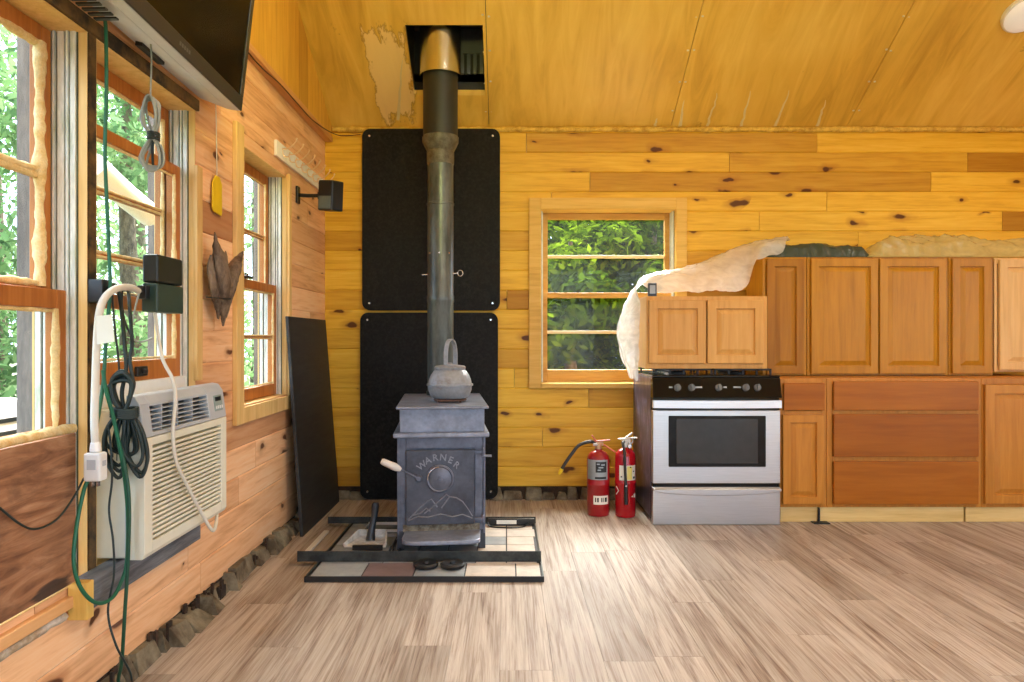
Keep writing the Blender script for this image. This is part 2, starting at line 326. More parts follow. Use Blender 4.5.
# ------------------------------------------------------------------ mesh builder
class MB:
    def __init__(s): s.v = []; s.f = []; s.r = []
    def _add(s, vs, fs, r=None):
        n = len(s.v); s.v += [tuple(x) for x in vs]
        if r is None: r = (random.random(), random.random(), random.random())
        for f in fs: s.f.append(tuple(i+n for i in f)); s.r.append(r)
        return s
    def box(s, x0, x1, y0, y1, z0, z1, mat=None, r=None):
        x0, x1 = min(x0,x1), max(x0,x1); y0, y1 = min(y0,y1), max(y0,y1); z0, z1 = min(z0,z1), max(z0,z1)
        vs = [Vector(p) for p in ((x0,y0,z0),(x1,y0,z0),(x1,y1,z0),(x0,y1,z0),(x0,y0,z1),(x1,y0,z1),(x1,y1,z1),(x0,y1,z1))]
        if mat: vs = [mat @ p for p in vs]
        return s._add(vs, [(0,3,2,1),(4,5,6,7),(0,1,5,4),(1,2,6,5),(2,3,7,6),(3,0,4,7)], r)
    def hexa(s, pts, r=None):
        return s._add(pts, [(0,3,2,1),(4,5,6,7),(0,1,5,4),(1,2,6,5),(2,3,7,6),(3,0,4,7)], r)
    def quad(s, a, b, c, d, r=None): return s._add([a,b,c,d], [(0,1,2,3)], r)
    def poly(s, pts, r=None): return s._add(pts, [tuple(range(len(pts)))], r)
    def prism(s, pts, vec, r=None):
        """polygon pts (3D) extruded along vec"""
        n = len(pts); vec = Vector(vec); pts = [Vector(p) for p in pts]
        vs = pts + [p+vec for p in pts]
        fs = [tuple(reversed(range(n))), tuple(range(n, 2*n))] + [(i, (i+1) % n, (i+1) % n+n, i+n) for i in range(n)]
        return s._add(vs, fs, r)
    def lathe(s, prof, mat=None, seg=24, r=None, close=True):
        """prof: (radius, height) list, around local Z"""
        vs = []; fs = []
        for (rad, h) in prof:
            for k in range(seg):
                a = 2*PI*k/seg; p = Vector((rad*math.cos(a), rad*math.sin(a), h)); vs.append(mat @ p if mat else p)
        for i in range(len(prof)-1):
            for k in range(seg):
                k2 = (k+1) % seg; fs.append((i*seg+k, i*seg+k2, (i+1)*seg+k2, (i+1)*seg+k))
        if close:
            fs.append(tuple(reversed(range(seg)))); fs.append(tuple((len(prof)-1)*seg+k for k in range(seg)))
        return s._add(vs, fs, r)
    def tube(s, pts, rad, seg=8, r=None, lump=0, flat=1.0, caps=True):
        pts = [Vector(p) for p in pts]; n = len(pts); vs = []; fs = []
        up = None
        for i, p in enumerate(pts):
            t = (pts[min(i+1, n-1)]-pts[max(i-1, 0)])
            t = t.normalized() if t.length > 1e-9 else Vector((0,0,1))
            if up is None:
                up = Vector((0,0,1)) if abs(t.z) < .9 else Vector((1,0,0))
            sd = t.cross(up)
            if sd.length < 1e-6: sd = t.orthogonal()
            sd.normalize(); up = sd.cross(t).normalized()
            rr = rad[i] if isinstance(rad, (list, tuple)) else rad
            for k in range(seg):
                a = 2*PI*k/seg
                q = rr*(1+(lump*(noise.noise(p*37+Vector((k*.9,0,0)))) if lump else 0))
                vs.append(p+sd*(math.cos(a)*q)+up*(math.sin(a)*q*flat))
        for i in range(n-1):
            for k in range(seg):
                k2 = (k+1) % seg; fs.append((i*seg+k, i*seg+k2, (i+1)*seg+k2, (i+1)*seg+k))
        if caps:
            fs.append(tuple(reversed(range(seg)))); fs.append(tuple((n-1)*seg+k for k in range(seg)))
        return s._add(vs, fs, r)
    def grid(s, rows, r=None):
        n = len(rows[0]); vs = [p for row in rows for p in row]; fs = []
        for i in range(len(rows)-1):
            for j in range(n-1): fs.append((i*n+j, i*n+j+1, (i+1)*n+j+1, (i+1)*n+j))
        return s._add(vs, fs, r)
    def build(s, name, mat, parent=None, smooth=None, bevel=0, seg=2, solid_t=0, subd=0):
        me = bpy.data.meshes.new(name)
        me.from_pydata(s.v, [], s.f); me.update()
        ca = me.color_attributes.new('rnd', 'FLOAT_COLOR', 'CORNER')
        buf = []
        for poly, r in zip(me.polygons, s.r): buf += [r[0], r[1], r[2], 1.0]*poly.loop_total
        ca.data.foreach_set('color', buf)
        bm = bmesh.new(); bm.from_mesh(me); bmesh.ops.recalc_face_normals(bm, faces=bm.faces); bm.to_mesh(me); bm.free()
        if smooth:
            me.polygons.foreach_set('use_smooth', [True]*len(me.polygons))
            me.set_sharp_from_angle(angle=math.radians(smooth))
        me.materials.append(M[mat] if isinstance(mat, str) else mat)
        o = bpy.data.objects.new(name, me); COL.objects.link(o)
        if parent: o.parent = parent
        if solid_t:
            md = o.modifiers.new('thick', 'SOLIDIFY'); md.thickness = solid_t; md.offset = 0
        if subd:
            md = o.modifiers.new('sub', 'SUBSURF'); md.levels = subd; md.render_levels = subd
        if bevel:
            md = o.modifiers.new('bev', 'BEVEL'); md.width = bevel; md.segments = seg; md.limit_method = 'ANGLE'; md.angle_limit = math.radians(40)
            md.harden_normals = False
        return o

def spline(pts, n=8):
    pts = [Vector(p) for p in pts]; out = []
    for i in range(len(pts)-1):
        p0 = pts[max(i-1,0)]; p1 = pts[i]; p2 = pts[i+1]; p3 = pts[min(i+2, len(pts)-1)]
        for k in range(n):
            t = k/n
            out.append(.5*((2*p1)+(p2-p0)*t+(2*p0-5*p1+4*p2-p3)*t*t+(3*p1-p0-3*p2+p3)*t**3))
    out.append(pts[-1]); return out

def empty(name, loc=(0,0,0)):
    o = bpy.data.objects.new(name, None); COL.objects.link(o); o.empty_display_size = .05
    o['_loc'] = 0; del o['_loc']
    return o
def tag(o, label, cat, group=None, kind=None):
    o['label'] = label; o['category'] = cat
    if group: o['group'] = group
    if kind: o['kind'] = kind
    return o
def thing(name, label, cat, group=None):
    return tag(empty(name), label, cat, group)
def seat(o, base):
    """move a finished thing's origin to its base without moving what stands there"""
    base = Vector(base); o.location = base
    for c in o.children:
        if c.parent == o:
            if c.type == 'MESH':
                c.matrix_parent_inverse = Matrix.Translation(-base)
            else: c.matrix_parent_inverse = Matrix.Translation(-base)
    return o
def struct(mb, name, mat, parent=None, **k):
    o = mb.build(name, mat, parent, **k)
    if parent is None: o['kind'] = 'structure'
    return o
def rot(loc, rx=0, ry=0, rz=0):
    return Matrix.Translation(Vector(loc)) @ Matrix.Rotation(rz,4,'Z') @ Matrix.Rotation(ry,4,'Y') @ Matrix.Rotation(rx,4,'X')

def text_into(mb, s, size, ext, mat):
    cu = bpy.data.curves.new('t', 'FONT'); cu.body = s; cu.size = size; cu.extrude = ext; cu.align_x = 'CENTER'; cu.align_y = 'CENTER'; cu.offset = size*.012
    cu.resolution_u = 3
    ob = bpy.data.objects.new('t', cu); COL.objects.link(ob)
    dg = bpy.context.evaluated_depsgraph_get(); dg.update()
    me = bpy.data.meshes.new_from_object(ob.evaluated_get(dg))
    mb._add([mat @ v.co for v in me.vertices], [tuple(p.vertices) for p in me.polygons])
    bpy.data.objects.remove(ob); bpy.data.curves.remove(cu); bpy.data.meshes.remove(me)

# ------------------------------------------------------------------ room
XL, YB, XR, YF = -1.25, 4.81, 4.6, -2.6      # inner wall faces
ZE, SL = 2.56, .6                             # eave height, roof slope
YR = (YB+YF)/2                                # ridge
def zroof(y): return ZE+SL*(YB-y) if y >= YR else ZE+SL*(y-YF)
CH = .135                                     # course height of the pine boards

def boards(mb, along0, along1, z0, z1, holes, mp, thick=.14, course=CH, top=None, minlen=1.0, maxlen=2.6):
    """courses of V-jointed boards; holes = (a0,a1,z0,z1); mp(a, depth, z) -> world"""
    z = z0
    ch = .006
    while z < z1-1e-4:
        zt = min(z+course, z1)
        cuts = {z, zt}
        for h in holes:
            for e in (h[2], h[3]):
                if z+1e-4 < e < zt-1e-4: cuts.add(e)
        cuts = sorted(cuts)
        a = along0-random.uniform(0, 1.0); js = []
        while a < along1: a += random.uniform(minlen, maxlen); js.append(a)
        tone = {}
        for lo, hi in zip(cuts[:-1], cuts[1:]):
            segs = [(along0, along1)]
            for h in holes:
                if h[2] < hi-1e-4 and h[3] > lo+1e-4:
                    ns = []
                    for (p, q) in segs:
                        if h[1] <= p or h[0] >= q: ns.append((p, q)); continue
                        if h[0] > p: ns.append((p, h[0]))
                        if h[1] < q: ns.append((h[1], q))
                    segs = ns
            for (p, q) in segs:
                pts = [p]+[j for j in js if p+.03 < j < q-.03]+[q]
                for b0, b1 in zip(pts[:-1], pts[1:]):
                    key = sum(1 for j in js if j < (b0+b1)/2)
                    r = tone.setdefault(key, (random.random(), random.random(), random.random()))
                    c0 = ch if abs(lo-z) < 1e-6 else 0; c1 = ch if abs(hi-zt) < 1e-6 else 0
                    e = .0015
                    prof = [(ch*.8*(c0 > 0), lo), (0, lo+c0+1e-5), (0, hi-c1-1e-5), (ch*.8*(c1 > 0), hi), (thick, hi), (thick, lo)]
                    n = len(prof)
                    vs = [mp(b0+e, d, zz) for d, zz in prof]+[mp(b1-e, d, zz) for d, zz in prof]
                    fs = [tuple(range(n)), tuple(range(n, 2*n))]+[(i, (i+1) % n, (i+1) % n+n, i+n) for i in range(n)]
                    mb._add(vs, fs, r)
        z = zt
    return mb
mpL = lambda a, d, z: Vector((XL-d, a, z))
mpB = lambda a, d, z: Vector((a, YB+d, z))
mpR = lambda a, d, z: Vector((XR+d, a, z))
mpF = lambda a, d, z: Vector((a, YF-d, z))

W1 = (1.40, 2.08, .40, 2.02); W2 = (2.124, 2.80, .40, 2.02); W3 = (3.28, 3.96, .79, 2.02)
W4 = (.232, 1.158, .80, 1.99)
HL = [(1.40, 2.80, .40, 2.02), W3]
mb = MB(); boards(mb, XL-.13, XR+.13, .09, ZE+.02, [W4], mpB); struct(mb, 'wall_back', 'pine_x')
mb = MB(); boards(mb, YF, YB, .06, 2.49, HL, mpL)
wl = struct(mb, 'wall_left', 'pine_y')
# gable boards above the ledge stand a little proud of the wall
def gable(mb, x0, x1, zb):
    y = YF; w = .19
    while y < YB-1e-4:
        y2 = min(y+w, YB)
        ys = [y, YR, y2] if y < YR < y2 else [y, y2]
        for a, b in zip(ys[:-1], ys[1:]):
            z1, z2 = zroof(a)+.05, zroof(b)+.05
            mb.hexa([(x0,a,zb),(x1,a,zb),(x1,b,zb),(x0,b,zb),(x0,a,z1),(x1,a,z1),(x1,b,z2),(x0,b,z2)])
        y = y2
mb = MB(); gable(mb, XL-.14, XL+.045, 2.49); g = struct(mb, 'gable_panel', 'pine_z', wl)
mb = MB(); boards(mb, YF, YB, 0, 2.49, [(-1.6, 2.6, .35, 2.25)], mpR); wr = struct(mb, 'wall_right', 'pine_y')
mb = MB(); gable(mb, XR-.02, XR+.14, 2.49); struct(mb, 'gable_panel', 'pine_z', wr)
mb = MB(); boards(mb, XL-.13, XR+.13, 0, ZE+.02, [(-1.1, 1.6, .25, 2.35), (1.9, 3.9, .05, 2.35)], mpF); struct(mb, 'wall_front', 'pine_x')

# floor of vinyl planks running towards the back wall
mb = MB(); x = XL-.02; pw = .178
while x < XR+.02:
    x2 = min(x+pw, XR+.02); y = YF-random.uniform(0, 1.2)
    while y < YB+.02:
        y2 = y+1.22
        a, b = max(y, YF-.02), min(y2, YB+.02)
        if b > a: mb.box(x+.0006, x2-.0006, a+.0006, b-.0006, -.012, 0)
        y = y2
    x = x2
mb.box(XL-.14, XR+.14, YF-.14, YB+.14, -.25, -.0125)
struct(mb, 'floor', 'floor')

# ceiling: sloping plywood sheets with dark joints and the flue hole
HX0, HX1, HY0, HY1 = -.605, -.143, 4.141, 4.579
mb = MB(); th = .035
edges = [XL-.15, -.124, 1.125, 2.334, 3.55, XR+.15]
def slab(mb, x0, x1, y0, y1, off=0.0, t=th):
    z0, z1 = zroof(y0)+off, zroof(y1)+off
    mb.hexa([(x0,y0,z0),(x1,y0,z0),(x1,y1,z1),(x0,y1,z1),(x0,y0,z0+t),(x1,y0,z0+t),(x1,y1,z1+t),(x0,y1,z1+t)])
for a, b in zip(edges[:-1], edges[1:]):
    a += .002; b -= .002
    if a < HX0 < b or a < HX1 < b:
        slab(mb, a, HX0, YR, YB+.1); slab(mb, HX1, b, YR, YB+.1); slab(mb, HX0, HX1, YR, HY0); slab(mb, HX0, HX1, HY1, YB+.1)
    else: slab(mb, a, b, YR, YB+.1)
    slab(mb, a, b, YF-.1, YR)
cl = struct(mb, 'ceiling', 'ceiling')
mb = MB()   # roof deck above the sheets, with a boxed flue opening
for (x0, x1, y0, y1) in ((XL-.2, HX0, YR, YB+.15), (HX1, XR+.2, YR, YB+.15), (HX0, HX1, YR, HY0), (HX0, HX1, HY1, YB+.15), (XL-.2, XR+.2, YF-.15, YR)):
    slab(mb, x0, x1, y0, y1, th+.002, .1)
slab(mb, HX0-.3, HX1+.3, HY0-.3, HY1+.3, .42, .03)
for (x0, x1, y0, y1) in ((HX0-.04, HX0, HY0, HY1), (HX1, HX1+.04, HY0, HY1), (HX0, HX1, HY0-.04, HY0), (HX0, HX1, HY1, HY1+.04)):
    slab(mb, x0, x1, y0, y1, th+.05, .4)
struct(mb, 'roof_deck', 'shade', cl)
mb = MB()
for k in range(4):
    xx = HX1-.16+k*.042
    mb.box(xx, xx+.022, HY1-.03, HY1-.004, zroof(HY1)+.13, zroof(HY1)+.40)
mb.box(HX1-.19, HX1, HY1-.034, HY1-.003, zroof(HY1)+.26, zroof(HY1)+.42)
struct(mb, 'roof_rib', 'ribbed', cl)
# nails in the ceiling
mb = MB()
for ex in edges[1:5]:
    for k in range(14):
        y = YB-.12-k*.2
        for s in (-.018, .018):
            mb.lathe([(.0075, -.004), (.0075, .002)], Matrix.Translation((ex+s, y+random.uniform(-.02,.02), zroof(y)-.001)), 6)
struct(mb, 'nail_head', 'white_label', cl)

mb = MB()
for (u0, v0, u1, v1) in ((680,126,684,100), (707,126,718,93), (741,126,751,91), (775,126,790,90), (817,126,826,100), (398,120,402,60), (655,126,657,118)):
    def onc(u, v):
        k = (CY-v)/F; Y = (ZE+SL*YB-CZ)/(k+SL); return Vector(((u-CX)*Y/F, Y, zroof(Y)-.0005))
    a, b = onc(u0, v0), onc(u1, v1); mb.tube([a.lerp(b, i/8)+Vector((.012*noise.noise(Vector((i*.7, u0, 0))), 0, 0)) for i in range(9)], [.011,.010,.009,.008,.008,.006,.005,.004,.002], 6, lump=.4, flat=.3)
struct(mb, 'foam_drip', 'muntin_pale', cl, smooth=70)
# foam bead along the top of the back wall, ledge and cable on the left wall
mb = MB(); x = XL+.05; pts = []; rd = []
while x < XR:
    pts.append((x, YB-.006, ZE-.018+.006*noise.noise(Vector((x*5, 0, 0))))); rd.append(.016+.009*noise.noise(Vector((x*9, 3, 0)))+.004*random.random()); x += .03
mb.tube(pts, rd, 8, lump=.5); struct(mb, 'trim_1', 'foam_y', smooth=60)
mb = MB(); mb.box(XL-.01, XL+.052, .2, YB, 2.455, 2.49); struct(mb, 'trim_2', 'pine_trim_y', bevel=.004)
cb = MB(); cb.tube(spline([L(246, 50, -1.185), L(262, 68, -1.19), L(280, 84, -1.195), L(297, 103, -1.195), L(315, 122, -1.195), (-1.15, 4.76, 2.49), (-1.0, 4.78, 2.5)], 6), .0035, 6)
tag(cb.build('wall_cable', 'brown_cord', smooth=60), 'thin dark cable running along the wooden ledge above the left wall', 'cable')

# rubble at the foot of the walls
def stones(mb, mp, a0, a1, h, out):
    a = a0
    while a < a1:
        w = random.uniform(.05, .16); hh = random.uniform(.55, 1)*h
        o = random.uniform(.3, 1)*out
        c = [mp(a, -o, .0), mp(a+w, -o*.9, .0), mp(a+w, .1, .0), mp(a, .1, .0), mp(a+random.uniform(0,.03), -o*random.uniform(.3,.8), hh), mp(a+w-random.uniform(0,.03), -o*random.uniform(.3,.8), hh*random.uniform(.8,1)), mp(a+w, .1, hh), mp(a, .1, hh)]
        mb.hexa(c); a += w*random.uniform(.85, 1.15)
mb = MB(); stones(mb, mpB, XL, XR, .092, .03); bb = struct(mb, 'baseboard_back', 'stone', bevel=.012, seg=2)
mb = MB(); mb.box(XL, XR, YB+.01, YB+.14, 0, .1); struct(mb, 'rubble_filling', 'mortar', bb)
mb = MB(); stones(mb, mpL, .4, YB, .085, .105); bb = struct(mb, 'baseboard_left', 'stone', bevel=.012, seg=2)
mb = MB(); mb.box(XL-.14, XL-.005, YF, YB, 0, .07)
for k in range(60):
    y = random.uniform(1.2, 4.4); mb.box(XL+.0, XL+.01, y, y+random.uniform(.01,.03), .0, random.uniform(.04,.09), rot((random.uniform(.0,.03),0,0)))
struct(mb, 'rubble_filling', 'mortar', bb)

# ------------------------------------------------------------------ windows
def mbox(mb, mp, a0, a1, d0, d1, z0, z1):
    p = mp(a0, d0, z0); q = mp(a1, d1, z1); mb.box(p.x, q.x, p.y, q.y, p.z, q.z)
def sash(parent, mp, a0, a1, z0, z1, d0, d1, st, rt, rb, muntins, mat, foam=0, foam_edges='LRTB'):
    mb = MB()
    mbox(mb, mp, a0, a0+st, d0, d1, z0, z1); mbox(mb, mp, a1-st, a1, d0, d1, z0, z1)
    mbox(mb, mp, a0+st, a1-st, d0, d1, z1-rt, z1); mbox(mb, mp, a0+st, a1-st, d0, d1, z0, z0+rb)
    s = mb.build('sash', mat, parent, bevel=.003)
    dm = (d0+d1)/2
    if muntins:
        mb = MB()
        for z in muntins: mbox(mb, mp, a0+st, a1-st, d0+.006, d1-.004, z-.011, z+.011)
        mb.build('muntin', 'muntin_pale' if mat == 'sash_x' else mat, s, bevel=.003)
    mb = MB(); mbox(mb, mp, a0+st-.005, a1-st+.005, dm-.002, dm+.002, z0+rb-.005, z1-rt+.005); mb.build('glass_pane', 'glass', s)
    if foam:
        mb = MB(); za, zb = z0+rb, z1-rt; aa, ab = a0+st, a1-st
        zs = [za]+[m for m in muntins]+[zb]
        for q0, q1 in zip(zs[:-1], zs[1:]):
            def line(p, q):
                n = max(6, int((Vector(q)-Vector(p)).length/.014)); pp = []; rr = []; fo = foam*(.62 if abs(p[2]-q[2]) < .02 else 1)
                for i in range(n+1):
                    v = Vector(p).lerp(Vector(q), i/n); pp.append(mp(*v)); rr.append(fo*(1+.5*noise.noise(mp(*v)*9)+.2*noise.noise(mp(*v)*35)))
                mb.tube(pp, rr, 8, lump=.4)
            f2 = .004
            if 'R' in foam_edges: line((ab, d0+.004, q0), (ab, d0+.004, q1))
            if 'L' in foam_edges: line((aa, d0+.004, q0), (aa, d0+.004, q1))
            if 'T' in foam_edges: line((aa, d0+.008, q1-.006), (ab, d0+.008, q1-.006))
            if 'B' in foam_edges: line((aa, d0+.006, q0+.008), (ab, d0+.006, q0+.008))
        mb.build('foam_bead', 'foam', s, smooth=70)
    return s
def liner(parent, mp, a, side, z0, z1, d0=.022, d1=.15):
    """ridged vinyl jamb liner on the reveal at a (side: +1 reveal faces -a)"""
    mb = MB(); s = -side
    mbox(mb, mp, a, a+s*.006, d0, d1, z0, z1)
    li = mb.build('jamb_liner', 'track_dark', parent)
    for d, w_ in ((.026, .014), (.045, .006), (.058, .020), (.085, .006), (.098, .022), (.128, .016)):
        mb = MB(); mbox(mb, mp, a+s*.006, a+s*(.013 if w_ > .01 else .017), d, d+w_, z0, z1); mb.build('track_rib', 'vinyl', li)

# window_1: nearest left window, lower half boarded over
def jamb(mp, a0, a1, z0, z1, t=.02, dep=.16, sill=True):
    mb = MB()
    e = .003
    mbox(mb, mp, a0-.0, a0+e, -.004, dep, z0, z1); mbox(mb, mp, a1-e, a1, -.004, dep, z0, z1)
    mbox(mb, mp, a0+e, a1-e, -.004, dep, z1-e, z1); mbox(mb, mp, a0+e, a1-e, -.004, dep, z0, z0+e)
    return mb
w1 = struct(jamb(mpL, *W1), 'window_1', 'pine_trim', bevel=.002)
liner(w1, mpL, W1[1], 1, W1[2], W1[3])
sash(w1, mpL, 1.402, 2.066, 1.21, 2.015, .095, .13, .045, .05, .05, [1.585], 'sash', .0155)
sash(w1, mpL, 1.402, 2.066, .45, 1.25, .05, .085, .045, .055, .06, [.84], 'sash', .0095, 'RLT')
mb = MB(); pts = []; rr = []
for k in range(40):
    a = 1.42+k*.0165; pts.append(mpL(a, .03, .843+.006*noise.noise(Vector((k*.35, 4, 0))))); rr.append(.015+.006*noise.noise(Vector((k*.45, 0, 0))))
mb.tube(pts, rr, 8, lump=.4); mb.build('foam_bead', 'foam', w1, smooth=70)
mb = MB(); mbox(mb, mpL, .9, 2.82, -.012, .03, 2.022, 2.066); mb.build('header', 'dirty_wood', w1, bevel=.003)
# window_2: middle left window with its lower sash raised over the air conditioner
w2 = struct(jamb(mpL, *W2), 'window_2', 'pine_trim', bevel=.002)
liner(w2, mpL, W2[1], 1, W2[2], W2[3])
sash(w2, mpL, 2.128, 2.786, 1.21, 2.015, .095, .13, .045, .05, .05, [1.6], 'sash', .008)
s2 = sash(w2, mpL, 2.128, 2.786, .955, 1.79, .05, .085, .045, .04, .075, [1.378], 'sash', .0075)
mb = MB(); mbox(mb, mpL, 2.44, 2.51, .036, .05, .975, 1.01); mbox(mb, mpL, 2.465, 2.49, .024, .04, .985, 1.0); mb.build('sash_lock', 'black_plastic', s2, bevel=.004)
mb = MB(); mbox(mb, mpL, 2.128, 2.79, .03, .05, .885, .96); mb.build('filler_panel', 'white_plastic', w2, bevel=.002)
pts = []; rr = []; mb = MB()
for k in range(70):
    z = .97+k*.0115; pts.append(mpL(2.815, -.006, z)); rr.append(.007+.005*noise.noise(Vector((k*.6, 2, 0))))
mb.tube(pts, rr, 7, lump=.4); mb.build('foam_bead', 'foam', w2, smooth=70)
mb = MB(); mbox(mb, mpL, 2.79, 2.84, -.016, 0, .94, 1.80); mb.build('side_stop', 'pine_trim', w2, bevel=.002)
mb = MB(); mbox(mb, mpL, 2.085, 2.12, -.006, .14, .38, 2.02); mb.build('mullion', 'dirty_wood', w2)
# window_3: far left window
w3 = struct(jamb(mpL, *W3), 'window_3', 'pine_trim', bevel=.002)
liner(w3, mpL, W3[1], 1, W3[2], W3[3])
sash(w3, mpL, 3.284, 3.946, 1.36, 2.015, .095, .13, .045, .05, .045, [1.665], 'sash', .005)
s3 = sash(w3, mpL, 3.284, 3.946, .795, 1.405, .05, .085, .045, .045, .06, [1.115], 'sash', .006)
mb = MB(); mbox(mb, mpL, 3.42, 3.5, .02, .06, 1.405, 1.418); mbox(mb, mpL, 3.44, 3.47, .03, .05, 1.418, 1.43); mb.build('sash_lock', 'black_plastic', s3, bevel=.003)
mb = MB(); mbox(mb, mpL, 3.185, 3.275, -.022, 0, .71, 2.10); mbox(mb, mpL, 3.965, 4.01, -.018, 0, .71, 2.04)
mbox(mb, mpL, 3.275, 3.965, -.02, 0, .71, .785); mb.build('casing', 'pine_trim', w3, bevel=.003)
# window_4: back window
w4 = struct(jamb(mpB, *W4), 'window_4', 'pine_trim_x', bevel=.002)
liner(w4, mpB, W4[1], 1, W4[2], W4[3]); liner(w4, mpB, W4[0], -1, W4[2], W4[3])
sash(w4, mpB, .25, 1.14, 1.39, 1.985, .095, .13, .035, .045, .035, [1.68], 'sash_x')
sash(w4, mpB, .245, 1.145, .805, 1.425, .05, .085, .035, .035, .085, [1.15], 'sash_x')
mb = MB(); mbox(mb, mpB, .15, .232, -.022, 0, .765, 2.07); mbox(mb, mpB, 1.158, 1.232, -.022, 0, .765, 2.07)
mbox(mb, mpB, .232, 1.158, -.022, 0, 1.99, 2.07); mbox(mb, mpB, .232, 1.158, -.03, 0, .765, .8); mb.build('casing', 'pine_trim_x', w4, bevel=.003)
# unseen windows and glazed door added behind the viewer to let in daylight
def added_window(name, mp, a0, a1, z0, z1, n):
    w = struct(jamb(mp, a0, a1, z0, z1), name, 'pine_trim')
    k = (a1-a0)/n
    for i in range(n): sash(w, mp, a0+i*k, a0+(i+1)*k, z0, z1, .05, .09, .05, .05, .06, [], 'sash')
added_window('added_window_5', mpR, -1.6, 2.6, .35, 2.25, 4)
added_window('added_window_6', mpF, -1.1, 1.6, .25, 2.35, 3)
added_window('added_door_1', mpF, 1.9, 3.9, .05, 2.35, 2)

# sill lumber and boarding under the near windows
mb = MB(); mb.box(XL+.002, XL+.016, .9, 2.005, .413, .838); o = mb.build('plywood_panel', 'ply', bevel=.002)
tag(o, 'worn brown plywood panel boarding up the lower part of the near left window', 'panel')
mb = MB(); mb.box(XL-.01, XL+.02, .8, 1.99, .345, .378); struct(mb, 'trim_3', 'pine_trim_y', bevel=.003)
mb = MB(); mb.tube([(XL-.004, .8+k*.03, .328+.004*noise.noise(Vector((k*.4,0,0)))) for k in range(40)], .019, 8, lump=.4, flat=.8); struct(mb, 'trim_4', 'plaster', smooth=70)
t = thing('support_ledge', 'weathered grey timber ledge with yellow end block under the air conditioner', 'ledge')
mb = MB(); mb.box(XL+.003, XL+.052, 2.02, 2.74, .325, .418); mb.build('ledge_board', 'grey_wood', t, bevel=.004)
mb = MB(); mb.box(XL+.003, XL+.06, 1.985, 2.018, .308, .415); mb.build('end_block', 'yellow_block', t, bevel=.003)

# ------------------------------------------------------------------ air conditioner
t = thing('air_conditioner', 'cream window air conditioner with grey louvre panel mounted in the middle left window', 'air conditioner')
mb = MB(); mb.box(-1.42, -1.165, 2.17, 2.73, .425, .885); mb.build('cabinet', 'cream_plastic', t, bevel=.006)
mb = MB(); mb.box(-1.178, -1.166, 2.155, 2.745, .423, .9); mb.build('gasket', 'grey_plastic', t, bevel=.004)
def xz_prism(mb, prof, y0, y1): mb.prism([(x, y0, z) for x, z in prof], (0, y1-y0, 0))
mb = MB()
y0, y1 = 2.14, 2.765
fx = -1.108
xz_prism(mb, [(-1.165,.43),(fx-.008,.43),(fx,.445),(fx,.80),(-1.165,.80)], y0, y0+.05)
xz_prism(mb, [(-1.165,.43),(fx-.008,.43),(fx,.445),(fx,.80),(-1.165,.80)], y1-.05, y1)
xz_prism(mb, [(-1.165,.43),(fx-.008,.43),(fx,.445),(fx,.475),(-1.165,.475)], y0+.05, y1-.05)
xz_prism(mb, [(-1.165,.775),(fx,.775),(fx,.80),(-1.165,.80)], y0+.05, y1-.05)
n = 19
for k in range(n):
    z = .482+k*(.290/n); mb.box(-1.14, fx-.001, y0+.05, y1-.05, z, z+.0085)
mb.build('front_grille', 'cream_plastic', t, bevel=.0015, seg=1)
mb = MB(); mb.box(-1.165, -1.138, y0+.04, y1-.04, .47, .78); mb.build('filter', 'cream_shaded', t)
mb = MB()
pr = [(-1.165,.802),(fx,.802),(-1.122,.905),(-1.14,.93),(-1.165,.935)]
xz_prism(mb, pr, y0, y0+.055); xz_prism(mb, pr, y1-.15, y1)
xz_prism(mb, [(-1.165,.802),(fx,.802),(fx-.002,.815),(-1.165,.815)], y0+.055, y1-.15)
xz_prism(mb, [(-1.165,.895),(-1.121,.895),(-1.122,.905),(-1.14,.93),(-1.165,.935)], y0+.055, y1-.15)
mb.build('top_bezel', 'grey_plastic', t, bevel=.003)
mb = MB()
for k in range(5):
    z = .823+k*.0145; xx = fx-.003-.014*(z-.802)/.1
    mb.box(xx-.03, xx, y0+.055, y1-.15, z, z+.0035)
for yy in (2.27, 2.38, 2.49): mb.box(-1.15, fx-.012, yy, yy+.004, .815, .9)
mb.build('louvre', 'grey_plastic', t)
mb = MB(); mb.box(-1.165, -1.15, y0+.05, y1-.14, .81, .9); mb.build('vent', 'black_plastic', t)
mb = MB()
def sl(z): return fx-.014*(z-.802)/.103
mb.hexa([(sl(.83)+.002, y1-.1, .83),(sl(.83)+.002, y1-.025, .83),(sl(.83)-.004, y1-.025, .83),(sl(.83)-.004, y1-.1, .83),(sl(.89)+.002, y1-.1, .89),(sl(.89)+.002, y1-.025, .89),(sl(.89)-.004, y1-.025, .89),(sl(.89)-.004, y1-.1, .89)])
cp = mb.build('control_panel', 'panel_grey', t, bevel=.002)
mb = MB(); mb.box(sl(.878)-.002, sl(.878)+.004, y1-.09, y1-.04, .868, .884); mb.build('display', 'black_plastic', cp)
mb = MB()
for k in range(4): mb.box(sl(.85)-.002, sl(.85)+.0045, y1-.09+k*.017, y1-.08+k*.017, .838, .85)
mb.build('button', 'white_plastic', cp, bevel=.001)
mb = MB()
for k in range(5): mb.box(-1.172-.012*k, -1.174-.012*k, 2.1685, 2.17, .74-(k % 2)*.01, .79)
mb.build('rating_label', 'label_ink', t)

# ------------------------------------------------------------------ television
t = thing('television', 'large black flat television mounted high over the left windows', 'television')
tb = Matrix.Translation((-1.106, 2.9, 2.05)) @ Matrix.Rotation(math.radians(2.2), 4, 'Z') @ Matrix.Rotation(math.radians(6.5), 4, 'Y')
# local: x outwards (room), y along (negative towards viewer), z up from bottom edge
mb = MB(); mb.box(-.045, 0, -1.12, 0, 0, .70, tb)
